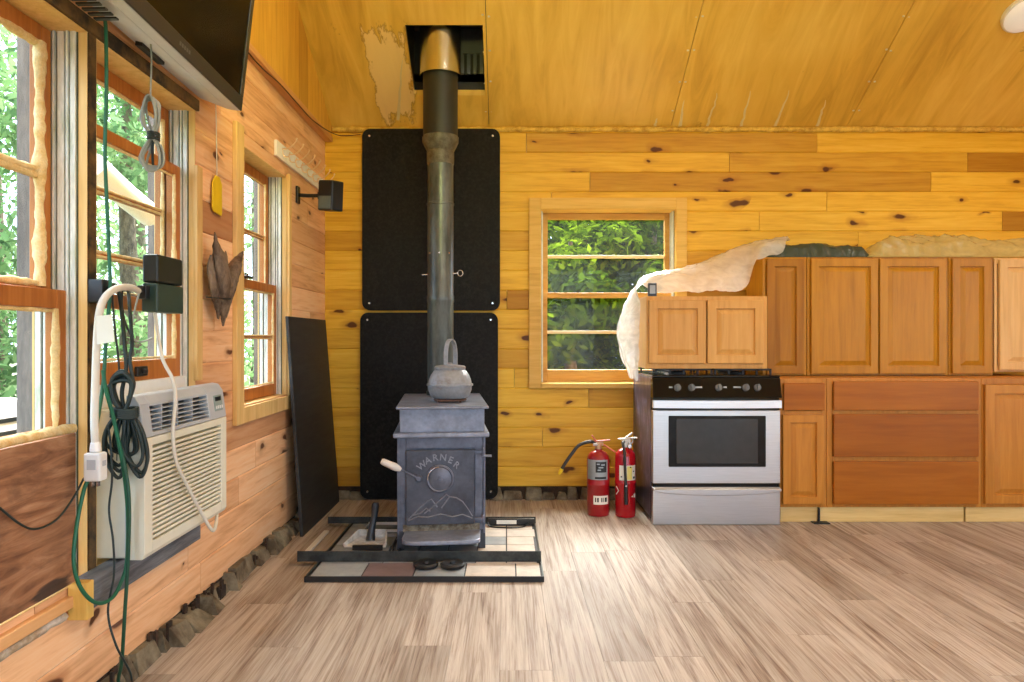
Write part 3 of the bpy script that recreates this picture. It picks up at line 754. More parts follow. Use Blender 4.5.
# chamfered back
mb.hexa([tb @ Vector(p) for p in ((-.145,-1.06,.015),(-.045,-1.12,.0),(-.045,0,.0),(-.145,-.06,.015),(-.145,-1.06,.55),(-.045,-1.12,.69),(-.045,0,.69),(-.145,-.06,.55))])
mb.build('housing', 'tv_under', t, bevel=.004)
mb = MB()
mb.box(.0, .008, -1.12, 0, 0, .055, tb); mb.box(.0, .008, -1.12, 0, .66, .70, tb); mb.box(.0, .008, -1.12, -1.085, .055, .66, tb); mb.box(.0, .008, -.035, 0, .055, .66, tb)
bz = mb.build('bezel', 'tv_grey', t, bevel=.003)
mb = MB(); mb.box(-.002, .004, -1.085, -.035, .055, .66, tb); mb.build('screen', 'screen', t)
mb = MB()
for k in range(5): mb.box(.008, .0088, -.61+k*.018, -.598+k*.018, .022, .034, tb)
mb.build('logo', 'grey_knob', bz)
mb = MB()
for k in range(8): mb.box(-.125, -.06, -1.08+k*.03, -1.065+k*.03, .001, .006, tb @ Matrix.Rotation(math.radians(-8.5), 4, 'Y') @ Matrix.Translation((0, 0, -.0125)))
mb.build('vent_slot', 'black_plastic', t)
mb = MB(); mb.box(-.128, -.105, -.62, -.46, -.002, .016, tb); mb.build('socket_recess', 'black_plastic', t)
mb = MB(); mb.box(-.16, -.10, -.75, -.35, .2, .5, tb); mb.build('wall_bracket', 'black_plastic', t)

# ------------------------------------------------------------------ heat boards and leaning board
def rrect(x0, x1, z0, z1, r, y):
    out = []
    for (cx, cz, a0) in ((x1-r, z1-r, 0), (x0+r, z1-r, 90), (x0+r, z0+r, 180), (x1-r, z0+r, 270)):
        for k in range(7):
            a = math.radians(a0+k*15); out.append((cx+r*math.cos(a), y, cz+r*math.sin(a)))
    return out
for (u0, v0, u1, v1, lab) in ((362, 128.5, 500, 310.5, 'upper black heat board with rounded corners on the wall behind the stove pipe'), (360, 312.5, 498, 499, 'lower black heat board standing behind the wood stove')):
    a = P(u0, v0, 4.775); b = P(u1, v1, 4.775)
    z0 = max(b.z, .004)
    t = thing('heat_board', lab, 'heat board', 'black heat boards behind the stove')
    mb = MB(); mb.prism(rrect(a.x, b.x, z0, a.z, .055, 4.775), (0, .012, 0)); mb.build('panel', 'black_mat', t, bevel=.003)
    for xx in (a.x+.05, b.x-.05):
        for zz in (z0+.05, a.z-.05):
            mb = MB(); mb.lathe([(.009, 0), (.006, .004)], rot((xx, 4.775, zz), PI/2), 10); mb.build('screw', 'bright_metal', t)
    for xx in (a.x+.1, b.x-.1):
        mb = MB(); mb.box(xx-.02, xx+.02, 4.787, 4.8095, z0+.1, a.z-.1); mb.build('spacer', 'black_iron', t)
mb = MB()
mb.hexa([(-1.155,3.90,.002),(-1.135,3.90,.002),(-1.135,4.745,.002),(-1.155,4.745,.002),(-1.246,3.93,1.232),(-1.228,3.93,1.232),(-1.228,4.74,1.232),(-1.246,4.74,1.232)])
tag(mb.build('leaning_board', 'char_board', bevel=.003), 'black board leaning on the left wall in the corner', 'board')

# ------------------------------------------------------------------ hearth
PX0, PX1, PY0, PY1, PZ = -.915, .163, 3.185, 4.16, .022
t = thing('hearth_pad', 'low tiled hearth pad with dark metal edging under the wood stove', 'hearth')
mb = MB(); mb.box(PX0, PX1, PY0, PY1, 0.0005, .016); mb.build('base', 'black_iron', t)
mb = MB(); cols = [(148,152,152), (136,142,144), (206,198,186), (160,164,164), (212,202,190), (200,192,182)]
y = PY0+.012; row = 0
while y < PY1-.02:
    y2 = min(y+(.19 if row == 0 else .15), PY1-.006); x = PX0+.012; k = 0
    while x < PX1-.02:
        w = .236 if row == 0 else random.choice((.15, .15, .3))
        x2 = min(x+w, PX1-.006)
        c = (158,164,166) if x < -.75 else ((130,112,114) if row == 0 and k == 1 else ((150,156,160) if x < -.25 else (212,200,186)))  # right tiles paler, bright reflected light painted into their colour
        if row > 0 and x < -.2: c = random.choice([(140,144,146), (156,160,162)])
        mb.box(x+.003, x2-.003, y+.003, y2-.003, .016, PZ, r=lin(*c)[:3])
        x = x2; k += 1
    y = y2; row += 1
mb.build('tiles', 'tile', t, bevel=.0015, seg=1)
mb = MB(); mb.box(PX0-.006, PX1+.006, PY0-.008, PY0, .001, .027); mb.build('front_edging', 'black_iron', t, bevel=.002)
mb = MB(); mb.box(PX1, PX1+.006, PY0, PY1, .001, .024); mb.build('side_edging', 'galv', t)
mb = MB(); mb.box(PX0-.006, PX0, PY0, PY1, .001, .024); mb.build('side_edging', 'galv', t)
def rail(y, x0, x1, z, label, h=.05):
    mb = MB(); mb.box(x0, x1, y, y+.006, z, z+h); mb.box(x0, x1, y+.006, y+.05, z, z+.006)
    tag(mb.build('steel_rail', 'char_rail', bevel=.002), label, 'rail')
M['char_rail'] = stain('black painted angle iron', (38,42,42), (66,70,68), .5, .3, scale=12)
rail(3.40, -1.02, .166, .0225, 'black angle iron rail lying across the front of the tiled hearth', .052)
rail(4.10, -1.05, .168, .0225, 'black angle iron rail across the back of the hearth beyond the stove', .04)
mb = MB(); mb.box(-1.045, -1.015, 3.50, 4.0, .0005, .012); 
tag(mb.build('edging_strip', 'white_metal', bevel=.002), 'loose pale metal strip on the floor left of the hearth pad', 'metal strip')

# ------------------------------------------------------------------ wood stove
SX = P(441.3, 0, 3.6).x; SY = 3.6; S0 = PZ
def px(u, Y=SY): return P(u, 0, Y).x
def pz(v, Y=SY): return P(0, v, Y).z
t = thing('wood_stove', 'grey cast iron wood burning stove with mountain door on the tiled hearth', 'stove')
bx0, bx1 = px(397.5), px(485.5)
zl = pz(436.5)
mb = MB()
mb.box(bx0, bx0+.012, SY, 4.3, .10, zl); mb.box(bx1-.012, bx1, SY, 4.3, .10, zl)
mb.box(bx0+.01, bx1-.01, SY+.012, 4.29, .14, zl)
mb.box(bx0+.01, bx0+.045, SY+.004, SY+.02, .12, zl); mb.box(bx1-.055, bx1-.012, SY+.006, SY+.02, .12, zl)
mb.box(bx0+.045, bx1-.05, SY+.004, SY+.02, pz(449)+.002, zl)
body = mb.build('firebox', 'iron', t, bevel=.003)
for (xx, yy) in ((bx0, SY), (bx1-.035, SY), (bx0, 4.24), (bx1-.035, 4.24)):
    mb = MB(); mb.box(xx, xx+.035, yy+.002, yy+.05, S0+.0005, .12); mb.build('leg', 'iron_dark', t, bevel=.002)
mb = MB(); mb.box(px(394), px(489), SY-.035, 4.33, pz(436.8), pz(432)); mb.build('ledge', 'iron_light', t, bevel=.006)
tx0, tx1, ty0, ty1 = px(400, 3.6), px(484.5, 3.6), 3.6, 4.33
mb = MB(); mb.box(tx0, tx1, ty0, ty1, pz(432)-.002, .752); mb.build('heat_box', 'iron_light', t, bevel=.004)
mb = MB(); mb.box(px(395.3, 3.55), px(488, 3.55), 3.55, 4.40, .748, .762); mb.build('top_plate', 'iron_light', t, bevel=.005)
# door
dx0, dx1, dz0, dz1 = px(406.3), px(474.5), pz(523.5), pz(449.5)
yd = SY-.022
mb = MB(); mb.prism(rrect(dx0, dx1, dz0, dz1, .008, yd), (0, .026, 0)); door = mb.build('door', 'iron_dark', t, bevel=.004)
cx, cz = px(440), pz(477.5)
# raised lettering in an arch
mb = MB(); word = 'WARNER'; R = .107
for i, ch in enumerate(word):
    a = math.radians(52-i*104/5)
    p = Vector((cx-.004-R*math.sin(a)*1.04, yd-.001, cz+R*math.cos(a)*1.0))
    text_into(mb, ch, .047, .003, Matrix.Translation(p) @ Matrix.Rotation(-a*-1*.72, 4, 'Y').inverted() @ Matrix.Rotation(PI/2, 4, 'X'))
mb.build('lettering', 'iron_lettering' if 'iron_lettering' in M else 'iron', door)
# mountain range in relief
mb = MB()
def relief(pts, w=.004): mb.tube([P(u, v, yd) for u, v in pts], w, 6)
relief([(408,519),(415,512),(421,506),(427,501),(431,499),(434,503),(437,507)]); relief([(424,513),(432,507),(440,500),(446,494.5),(449,497),(456,498),(462,502),(467,509),(472,517)])
relief([(441,508),(446,501),(449,497)]); relief([(408,520),(418,516),(428,517),(440,514),(452,517),(462,515),(472,519)]); relief([(412,515),(420,513),(426,508),(430,511)])
mb.build('mountain_relief', 'iron_lettering', door, smooth=60)
mb = MB(); mb.lathe([(.071, 0), (.071, .012), (.064, .018), (.058, .014), (.05, .02), (.012, .022), (.01, .028), (.0, .029)], rot((cx, yd-.004, cz), PI/2), 36)
mb.build('draft_dial', 'iron', door, smooth=40)
mb = MB(); mb.tube([(cx+.062*math.cos(a), yd-.022, cz+.062*math.sin(a)) for a in [math.radians(95+k*8) for k in range(12)]], .004, 6); mb.build('dial_grip', 'bright_metal', door, smooth=60)
h0 = P(418.5, 477.5, yd); h1 = P(400, 469, yd-.05); h2 = P(380.5, 460, yd-.06)
mb = MB(); mb.lathe([(.018, 0), (.018, .02), (.012, .03)], rot(h0, PI/2), 16); mb.tube([h0+Vector((0,-.02,0)), h0.lerp(h1, .5)+Vector((0,-.01,0)), h1], .006, 8); hd = mb.build('latch_arm', 'iron', door, smooth=50)
q = (h2-h1); mb = MB(); pts = [h1+q*(k/12) for k in range(13)]; mb.tube(pts, [.009,.013,.0165,.0185,.0195,.0195,.0185,.018,.0175,.0175,.017,.0165,.012], 12); mb.build('wooden_grip', 'white_grip' if 'white_grip' in M else 'kettle', hd, smooth=60)
for zz in (pz(452), pz(519)):
    mb = MB(); mb.box(dx1-.02, px(484), yd+.002, yd+.014, zz-.008, zz+.008); mb.lathe([(.008, -.02), (.008, .02)], Matrix.Translation((px(483), yd+.008, zz)), 12); mb.build('hinge', 'iron', t, bevel=.002)
mb = MB(); mb.tube([(px(482), yd+.01, pz(456)), (px(491), yd-.01, pz(455.5))], .006, 8); mb.build('side_latch', 'iron_light', t, smooth=60)
# ash lip
mb = MB(); lx0, lx1 = px(402, 3.5), px(480, 3.5)
out = []
for k in range(13):
    a = PI*k/12; out.append((SX-(lx1-lx0)/2*math.cos(a)**1 if k in (0,12) else SX-(lx1-lx0)/2*(abs(math.cos(a))**.35)*(1 if math.cos(a) > 0 else -1), 3.5-.09*(math.sin(a)**.45), .098))
out = [(lx0, SY+.01, .098)]+out+[(lx1, SY+.01, .098)]
mb.prism(out, (0, 0, .022)); mb.build('ash_lip', 'iron_light', t, bevel=.006)
mb = MB(); mb.box(bx0+.03, bx1-.03, SY+.001, SY+.012, .115, pz(524)); mb.build('ash_sill', 'ash', t) if 'ash' in M else mb.build('ash_sill', 'rust', t)
mb = MB(); mb.box(bx0+.03, bx1-.03, SY+.05, 4.25, .05, .14); mb.build('ash_pan', 'iron_dark', t)

_c = Vector((SX, SY, 0)); _R = Matrix.Rotation(math.radians(5.4), 4, 'Z')
t.matrix_world = Matrix.Translation(_c) @ _R @ Matrix.Translation(-_c)

# kettle on a trivet
KX, KY, KZ = P(450, 0, 3.83).x, 3.83, .762
t = thing('cast_iron_kettle', 'grey cast iron kettle with upright handle on the stove top', 'kettle')
K = Matrix.Translation((KX, KY, KZ+.02))
mb = MB(); mb.lathe([(.07, 0), (.095, .002), (.105, .012), (.118, .045), (.119, .066), (.127, .068), (.127, .078), (.119, .080), (.115, .1), (.105, .125), (.088, .15), (.07, .165), (.066, .166)], K, 40); mb.build('body', 'kettle', t, smooth=35)
mb = MB(); mb.lathe([(.084, .156), (.086, .170), (.078, .176), (.05, .18), (.014, .183), (.012, .194), (.0, .196)], K, 32); mb.build('lid', 'kettle', t, smooth=35)
mb = MB(); ca = math.radians(64); W_ = Vector((math.sin(ca), -math.cos(ca), 0))*.012; rows = [[], [], [], [], []]
for k in range(25):
    a = PI*k/24; rr = .05; e_ = Vector((math.cos(ca), math.sin(ca), 0))
    c_ = Vector((.004, 0, .165))+e_*(rr*math.cos(a)*(1+.25*math.sin(a)))+Vector((0, 0, .155*math.sin(a)**.75)); n_ = (e_*math.cos(a)+Vector((0, 0, math.sin(a))))*.0035
    for row, q_ in zip(rows, (c_+W_+n_, c_-W_+n_, c_-W_-n_, c_+W_-n_, c_+W_+n_)): row.append(K @ q_)
mb.grid(rows); mb.build('bail_handle', 'kettle', t, smooth=50)
mb = MB()
for r_ in (.05, .085): mb.tube([(KX+r_*math.cos(a), KY+r_*math.sin(a), KZ+.012) for a in [2*PI*k/24 for k in range(25)]], .006, 6)
for k in range(4):
    a = PI/4+k*PI/2; mb.tube([(KX+.03*math.cos(a), KY+.03*math.sin(a), KZ+.012), (KX+.09*math.cos(a), KY+.09*math.sin(a), KZ+.012)], .006, 6); mb.tube([(KX+.085*math.cos(a), KY+.085*math.sin(a), KZ+.001), (KX+.085*math.cos(a), KY+.085*math.sin(a), KZ+.014)], .007, 6)
tag(mb.build('trivet', 'rust', smooth=60), 'rusty round trivet between the kettle and the stove top', 'trivet')

# stove pipe
QX, QY = P(440.5, 0, 4.30).x, 4.30
def q(v): return P(0, v, QY).z
t = thing('stove_pipe', 'tall grey metal stove pipe rising from the stove through the ceiling', 'stove pipe')
r1 = 13.1*QY/F; r2 = 17.3*QY/F; r3 = 20.6*QY/F
T = Matrix.Translation((QX, QY, 0))
mb = MB(); mb.lathe([(r1+.006, .7625), (r1+.006, .785), (r1, .786), (r1, q(303)), (r1+.003, q(302)), (r1+.003, q(296)), (r1, q(295)), (r1, q(206)), (r1+.003, q(205.5)), (r1+.003, q(203.5)), (r1-.001, q(203)), (r1-.001, q(165))], T, 40); mb.build('lower_pipe', 'galv', t, smooth=40)
mb = MB(); mb.lathe([(r1, q(165)), (r1+.003, q(164)), (r1+.004, q(153)), (r1+.002, q(152)), (r2+.004, q(143)), (r2+.006, q(138)), (r2+.001, q(137))], T, 40); mb.build('reducer', 'galv_rust', t, smooth=40)
mb = MB(); mb.lathe([(r2, q(137.5)), (r2, q(60))], T, 40); mb.build('insulated_pipe', 'pipe_black', t, smooth=40)
mb = MB(); mb.lathe([(r3+.002, q(77)), (r3, q(75)), (r3, zroof(QY)+.38), (r3-.004, zroof(QY)+.38), (r3-.004, q(77))], T, 40, close=False); mb.build('chimney_sleeve', 'chrome', t, smooth=40)
mb = MB(); dz = q(273.5)
mb.tube([(QX-r1-.03, QY-.02, dz-.01), (QX+r1+.03, QY-.02, dz)], .003, 6)
mb.tube([(QX+r1+.042+.016*math.cos(a), QY-.02, dz+.012*math.sin(a)*1.5) for a in [2*PI*k/16 for k in range(17)]], .0035, 6); mb.build('damper_key', 'bright_metal', t, smooth=60)
for a in range(3):
    mb = MB(); mb.box(-.004, .004, -r1-.003, -r1+.001, q(206)-.3, q(206)-.292, T @ Matrix.Rotation((a-1)*PI/4, 4, 'Z')); mb.build('rivet', 'bright_metal', t)

# discs lying on the front tiles
for (u, lab) in ((426, 'round black iron disc on the hearth tiles, left one of two under the ash lip'), (452.5, 'round black iron disc on the hearth tiles, right one of two under the ash lip')):
    X, Y = P(u, 0, 3.325).x, 3.325
    t = thing('iron_disc', lab, 'iron disc', 'iron discs on the hearth')
    mb = MB(); mb.lathe([(.046, 0), (.056, .004), (.059, .016), (.052, .024), (.042, .019), (.014, .019), (.0, .019)], Matrix.Translation((X, Y, PZ+.0005)), 24); mb.build('body', 'black_iron', t, smooth=35)
    mb = MB(); mb.lathe([(.014, .019), (.012, .029), (.0, .03)], Matrix.Translation((X, Y, PZ+.0005)), 14); mb.build('hub', 'black_iron', t, smooth=35)

# ash shovel, ash tray and tongs left of the stove
t = thing('ash_shovel', 'silver ash shovel with dark upright handle lying left of the stove', 'shovel')
p = P(372, 541, 3.72); zz = PZ+.001
mb = MB()
sx, sy = p.x, 3.72
mb.prism([(sx-.13, sy-.09, zz), (sx+.09, sy-.09, zz), (sx+.06, sy+.10, zz), (sx-.09, sy+.10, zz)], (0, 0, .006))
mb.hexa([(sx-.13,sy-.09,zz+.006),(sx-.122,sy-.09,zz+.006),(sx-.082,sy+.10,zz+.006),(sx-.09,sy+.10,zz+.006),(sx-.135,sy-.09,zz+.02),(sx-.127,sy-.09,zz+.02),(sx-.087,sy+.10,zz+.045),(sx-.095,sy+.10,zz+.045)])
mb.hexa([(sx+.082,sy-.09,zz+.006),(sx+.09,sy-.09,zz+.006),(sx+.06,sy+.10,zz+.006),(sx+.052,sy+.10,zz+.006),(sx+.087,sy-.09,zz+.02),(sx+.095,sy-.09,zz+.02),(sx+.065,sy+.10,zz+.045),(sx+.057,sy+.10,zz+.045)])
mb.box(sx-.09, sx+.06, sy+.094, sy+.102, zz, zz+.045); mb.build('pan', 'bright_pan' if 'bright_pan' in M else 'galv', t, bevel=.002)
mb = MB(); mb.tube(spline([(sx-.012, sy+.02, zz+.008), (sx-.008, sy+.03, zz+.06), (sx+.004, sy+.045, zz+.13), (sx+.010, sy+.055, zz+.20)], 5), [.026,.025,.024,.022,.021,.02,.019,.018,.0175,.017,.017,.018,.02,.021,.02,.015], 12); mb.build('handle', 'handle_blue', t, smooth=60)
t = thing('ash_tray', 'shallow pale metal tray on the hearth behind the ash shovel', 'tray')
mb = MB(); X0, X1, Y0, Y1 = -.80, -.54, 3.90, 4.06
mb.box(X0, X1, Y0, Y1, zz, zz+.005); mb.build('bottom', 'galv', t)
mb = MB()
for b in ((X0, X1, Y0, Y0+.005), (X0, X1, Y1-.005, Y1), (X0, X0+.005, Y0, Y1), (X1-.005, X1, Y0, Y1)): mb.box(*b, zz+.004, zz+.02)
mb.build('rim', 'white_metal', t, bevel=.001)
t = thing('fire_tongs', 'black iron fire tongs lying on the hearth beside the stove leg', 'tongs')
for s in (-1, 1):
    mb = MB(); mb.tube(spline([(-.54, 3.99, .032), (-.53+.012*s, 3.86, .034), (-.56+.03*s, 3.70, .032), (-.565+.014*s, 3.56, .030)], 6), .0065, 8); mb.build('arm', 'black_iron', t, smooth=60)
mb = MB(); mb.lathe([(.014, -.01), (.014, .012)], Matrix.Translation((-.54, 3.985, .033)), 14); mb.build('pivot', 'black_iron', t, smooth=40)
mb = MB(); mb.tube(spline([(-.78, 3.50, .028), (-.68, 3.52, .029), (-.60, 3.53, .029), (-.59, 3.535, .04), (-.585, 3.54, .06)], 5), .006, 8)
tag(mb.build('fire_poker', 'black_iron', smooth=60), 'thin black poker lying in front of the silver ash shovel', 'poker')
mb = MB(); a = P(353, 551, 3.60); b = P(383, 551, 3.60); mb.box(a.x, b.x, 3.58, 3.60, PZ+.001, PZ+.026)  # black strip along the front edge of the shovel
tag(mb.build('black_strip', 'black_iron', bevel=.002), 'short black strip standing on edge just in front of the silver ash shovel', 'bar')
# torch like tool on the back rail
t = thing('spirit_level', 'small black level with white label at the right end of the back hearth rail', 'level')
mb = MB(); a = P(488, 521, 4.06); mb.box(a.x, a.x+.27, 4.05, 4.075, PZ+.001, PZ+.042); mb.build('body', 'black_plastic', t, bevel=.006)
mb = MB(); mb.box(a.x+.05, a.x+.165, 4.047, 4.05, PZ+.012, PZ+.034); mb.build('label', 'white_label', t)
mb = MB(); mb.tube(spline([(a.x+.0, 4.04, PZ+.02), (a.x+.02, 4.02, PZ+.004), (a.x+.12, 4.0, PZ+.004), (a.x+.2, 4.02, PZ+.004), (a.x+.24, 4.045, PZ+.02)], 6), .004, 6); mb.build('strap', 'black_plastic', t, smooth=60)

# ------------------------------------------------------------------ fire extinguishers
def wrap(mb, X, Y, r, a0, a1, z0, z1, n=10):
    vs = [[Vector((X+r*math.sin(a0+(a1-a0)*k/n), Y-r*math.cos(a0+(a1-a0)*k/n), z)) for k in range(n+1)] for z in (z0, z1)]
    mb.grid(vs)
def extinguisher(u, Y, r, zs, lab, which):
    X = P(u, 0, Y).x; T = Matrix.Translation((X, Y, .001))
    t = thing('fire_extinguisher', lab, 'fire extinguisher', 'red fire extinguishers beside the range')
    mb = MB(); mb.lathe([(r*.9, 0), (r*.97, .004), (r*.97, .012), (r, .02), (r, zs*.5), (r*1.02, zs*.505), (r*1.02, zs*.53), (r, zs*.535), (r, zs-.035), (r*.93, zs-.015), (r*.7, zs+.005), (r*.35, zs+.018), (r*.3, zs+.03)], T, 36)
    mb.build('cylinder', 'red_dark' if which == 0 else 'red', t, smooth=40)
    zt = zs+.03
    vm = 'brass_dull' if which == 0 else 'white_metal'
    mb = MB(); mb.lathe([(.02, zt-.012), (.022, zt), (.018, zt+.02), (.02, zt+.035), (.012, zt+.04)], T, 18); mb.box(X-.012, X+.03, Y-.012, Y+.012, zt+.02, zt+.045); v = mb.build('valve', vm, t, smooth=40)
    hm = 'pink_metal' if which == 0 else 'white_metal'
    mb = MB(); mb.box(-.045, .075, -.011, .011, 0, .007, rot((X, Y, zt+.045), 0, math.radians(-4), 0)); mb.build('lever', hm, t, bevel=.003)
    if which == 0:
        mb = MB(); mb.box(0, .12, -.010, .010, 0, .007, rot((X+.01, Y, zt+.035), 0, math.radians(32), 0)); mb.build('carry_handle', hm, t, bevel=.003)
        mb = MB(); mb.box(0, .045, -.011, .011, 0, .008, rot((X-.01, Y, zt+.05), 0, math.radians(-125), 0)); mb.build('top_lever', hm, t, bevel=.003)
        hose = spline([(X-.012, Y-.005, zt+.03), (X-.05, Y-.01, zt+.045), (X-.12, Y-.02, zt+.025), (X-.17, Y-.03, zt-.03), (X-.215, Y-.03, zt-.095), (X-.235, Y-.03, zt-.13)], 8)
        mb = MB(); mb.tube(hose, .0105, 12); hs = mb.build('hose', 'rubber', t, smooth=60)
        mb = MB(); mb.lathe([(.012, 0), (.013, .03)], rot((X-.002, Y-.006, zt+.03), 0, -PI/2, 0), 12); mb.build('hose_collar', 'white_metal', hs)
        e = hose[-1]; d = (hose[-1]-hose[-2]).normalized(); mb = MB(); mb.tube([e-d*.01, e+d*.012, e+d*.03], [.0125, .0125, .007], 12); mb.build('nozzle', 'yellow_tag', hs, smooth=40)
        mb = MB(); wrap(mb, X, Y, r+.0012, -1.25, .8, zs*.60, zs*.92); lb = mb.build('instruction_label', 'silver_label', t, solid_t=.0012)
        mb = MB(); wrap(mb, X, Y, r+.0022, -.35, .62, zs*.72, zs*.89)
        mb.build('pictogram', 'label_ink', lb, solid_t=.0006)
        mb = MB()
        for (a0, a1, z0, z1) in ((-.18, .1, .75, .77), (-.1, .32, .79, .81), (.12, .45, .83, .855), (-.25, .0, .845, .865)): wrap(mb, X, Y, r+.003, a0, a1, zs*z0, zs*z1, 4)
        mb.build('pictogram_line', 'silver_label', lb, solid_t=.0006)
        mb = MB(); wrap(mb, X, Y, r+.0022, -.4, .6, zs*.615, zs*.65); mb.build('text_bar', 'label_ink', lb, solid_t=.0006)
        mb = MB(); wrap(mb, X, Y, r+.0014, -.55, .85, zs*.205, zs*.345); l2 = mb.build('service_tag', 'white_label', t, solid_t=.0012)
        for k, (a0, a1) in enumerate(((-.4,-.3), (-.22,-.08), (.12,.2), (.26,.34), (.45,.68))):
            mb = MB(); wrap(mb, X, Y, r+.0024, a0, a1, zs*.245, zs*.315, 3); mb.build('text_mark', 'label_ink', l2, solid_t=.0006)
    else:
        mb = MB(); mb.box(0, .085, -.010, .010, 0, .008, rot((X-.02, Y, zt+.03), 0, math.radians(-38), 0)); mb.build('top_lever', hm, t, bevel=.003)
        mb = MB(); mb.tube([(X+.03+.014*math.cos(a), Y-.01, zt+.035+.018*math.sin(a)) for a in [2*PI*k/14 for k in range(15)]], .0045, 6); mb.build('safety_ring', hm, t, smooth=60)
        mb = MB(); mb.lathe([(.015, 0), (.015, .01), (.012, .013)], rot((X+.022, Y-.018, zt+.005), PI/2), 18); mb.build('gauge', 'bright_metal', t, smooth=40)
        hose = spline([(X-.01, Y-.012, zt+.03), (X-.022, Y-.04, zt+.025), (X-.018, Y-r-.012, zt-.03), (X-.014, Y-r-.013, zs*.75), (X-.010, Y-r-.012, zs*.52)], 8)
        mb = MB(); mb.tube(hose, .0085, 12); hs = mb.build('hose', 'rubber', t, smooth=60)
        mb = MB(); mb.tube([(X-.010, Y-r-.013, zs*.53), (X-.010, Y-r-.013, zs*.50), (X-.008, Y-r-.014, zs*.22)], [.010, .012, .0115], 12); mb.build('horn', 'black_plastic', hs, smooth=50)
        mb = MB(); mb.lathe([(.006, 0), (.006, .006)], rot((X-.010, Y-r-.024, zs*.505), PI/2), 10); mb.build('clip', 'bright_metal', hs)
        mb = MB(); wrap(mb, X, Y, r+.0012, -.75, 1.0, zs*.575, zs*.80); lb = mb.build('instruction_label', 'white_label', t, solid_t=.0012)
        mb = MB(); wrap(mb, X, Y, r+.0022, .0, .5, zs*.585, zs*.79); mb.build('yellow_field', 'yellow_label', lb, solid_t=.0006)
        for (a0, a1, z0, z1) in ((.25,.4,.765,.785), (.6,.85,.6,.63), (.6,.75,.70,.72), (-.6,-.45,.62,.64)):
            mb = MB(); wrap(mb, X, Y, r+.003, a0, a1, zs*z0, zs*z1, 3); mb.build('text_mark', 'label_ink', lb, solid_t=.0006)
        mb = MB(); a = Vector((X+r*math.sin(.55), Y-r*math.cos(.55), zs*.32)); mb.poly([(X+(r+.0016)*math.sin(q_), Y-(r+.0016)*math.cos(q_), zs*zq) for q_, zq in ((.42,.325), (.95,.375), (.95,.305))]); mb.build('arrow_mark', 'white_label', t, solid_t=.0008)
        mb = MB(); mb.tube([(X+(r+.001)*math.sin(q_), Y-(r+.001)*math.cos(q_), zs*zq) for q_, zq in ((-1.15,.47), (-.85,.41), (-1.15,.35))], .0025, 6); mb.build('arrow_mark', 'white_label', t)
    return t
M['brass_dull'] = solid('dull brass', (186,150,112), .4, .5, var=.08)
extinguisher(598.2, 4.40, .0705, .385, 'red fire extinguisher with silver label and hose sticking out to the left', 0)
extinguisher(625.3, 4.37, .0645, .405, 'red fire extinguisher with yellow and white label, hose down its front, beside the range', 1)

# ------------------------------------------------------------------ gas range
RX0, RX1, RY, RB = .863, 1.624, 4.165, 4.78
def rz(v, Y=RY): return P(0, v, Y).z
def rx(u, Y=RY): return P(u, 0, Y).x
t = thing('gas_range', 'stainless steel and black gas range beside the fire extinguishers', 'range')
mb = MB(); mb.box(RX0, RX1, RY+.04, RB, .03, .876); mb.build('body', 'black_sheen_side', t, bevel=.004)
mb = MB(); mb.box(RX0, RX1, RY-.005, RB, .874, .889); mb.build('cooktop', 'black_gloss', t, bevel=.006)
for (a, b) in ((RX0+.03, (RX0+RX1)/2-.005), ((RX0+RX1)/2+.005, RX1-.03)):
    mb = MB(); y0, y1 = RY+.05, RB-.08
    for yy in (y0, y0+(y1-y0)*.5, y1-.012): mb.box(a, b, yy, yy+.012, .914, .925)
    n = 5
    for k in range(n):
        xx = a+(b-a-.012)*k/(n-1); mb.box(xx, xx+.012, y0, y1, .914, .925)
        for yy in (y0, y1-.012): mb.box(xx, xx+.012, yy, yy+.012, .889, .918)
    mb.build('burner_grate', 'black_iron', t, bevel=.002, seg=1)
for (xx, yy) in ((RX0+.2, RY+.17), (RX0+.2, RB-.2), (RX1-.2, RY+.17), (RX1-.2, RB-.2)):
    mb = MB(); mb.lathe([(.045, .889), (.045, .898), (.03, .905), (.03, .904), (.0, .904)], Matrix.Translation((xx, yy, 0)), 20); mb.build('burner', 'black_iron', t, smooth=40)
zc0, zc1 = rz(397.5), .874
mb = MB(); mb.hexa([(RX0,RY-.035,zc0),(RX1,RY-.035,zc0),(RX1,RY+.05,zc0),(RX0,RY+.05,zc0),(RX0,RY-.005,zc1),(RX1,RY-.005,zc1),(RX1,RY+.05,zc1),(RX0,RY+.05,zc1)]); cpn = mb.build('control_panel', 'black_gloss', t, bevel=.004)
tilt = math.atan2(.03, zc1-zc0)
for u in (676.5, 690.5, 717.5, 744.5, 756):
    zz = rz(387.5); yy = RY-.035+.03*(zz-zc0)/(zc1-zc0)
    K = rot((rx(u), yy, zz), PI/2-tilt)
    mb = MB(); mb.lathe([(.021, -.002), (.021, .01), (.018, .014), (.0165, .014)], K, 22); mb.box(-.0055, .0055, -.018, .018, .012, .03, K @ Matrix.Rotation(random.uniform(-.2,.2), 4, 'Z')); mb.build('knob', 'grey_knob', t, smooth=40)
M_knob = None
for (u, w) in ((670, .010), (697.5, .022), (724, .010), (736, .022)):
    mb = MB(); zz = rz(387); yy = RY-.035+.03*(zz-zc0)/(zc1-zc0); mb.box(-w, w, -.005, .005, -.0005, .001, rot((rx(u), yy, zz), PI/2-tilt)); mb.build('panel_marking', 'silver_label', cpn)
zd0, zd1 = rz(483), rz(410)
mb = MB(); mb.box(RX0+.002, RX1-.002, RY-.012, RY+.04, zd0, zd1); od = mb.build('oven_door', 'steel', t, bevel=.004)
wx0, wx1, wz0, wz1 = rx(668), rx(765), rz(466.5), rz(415.5)
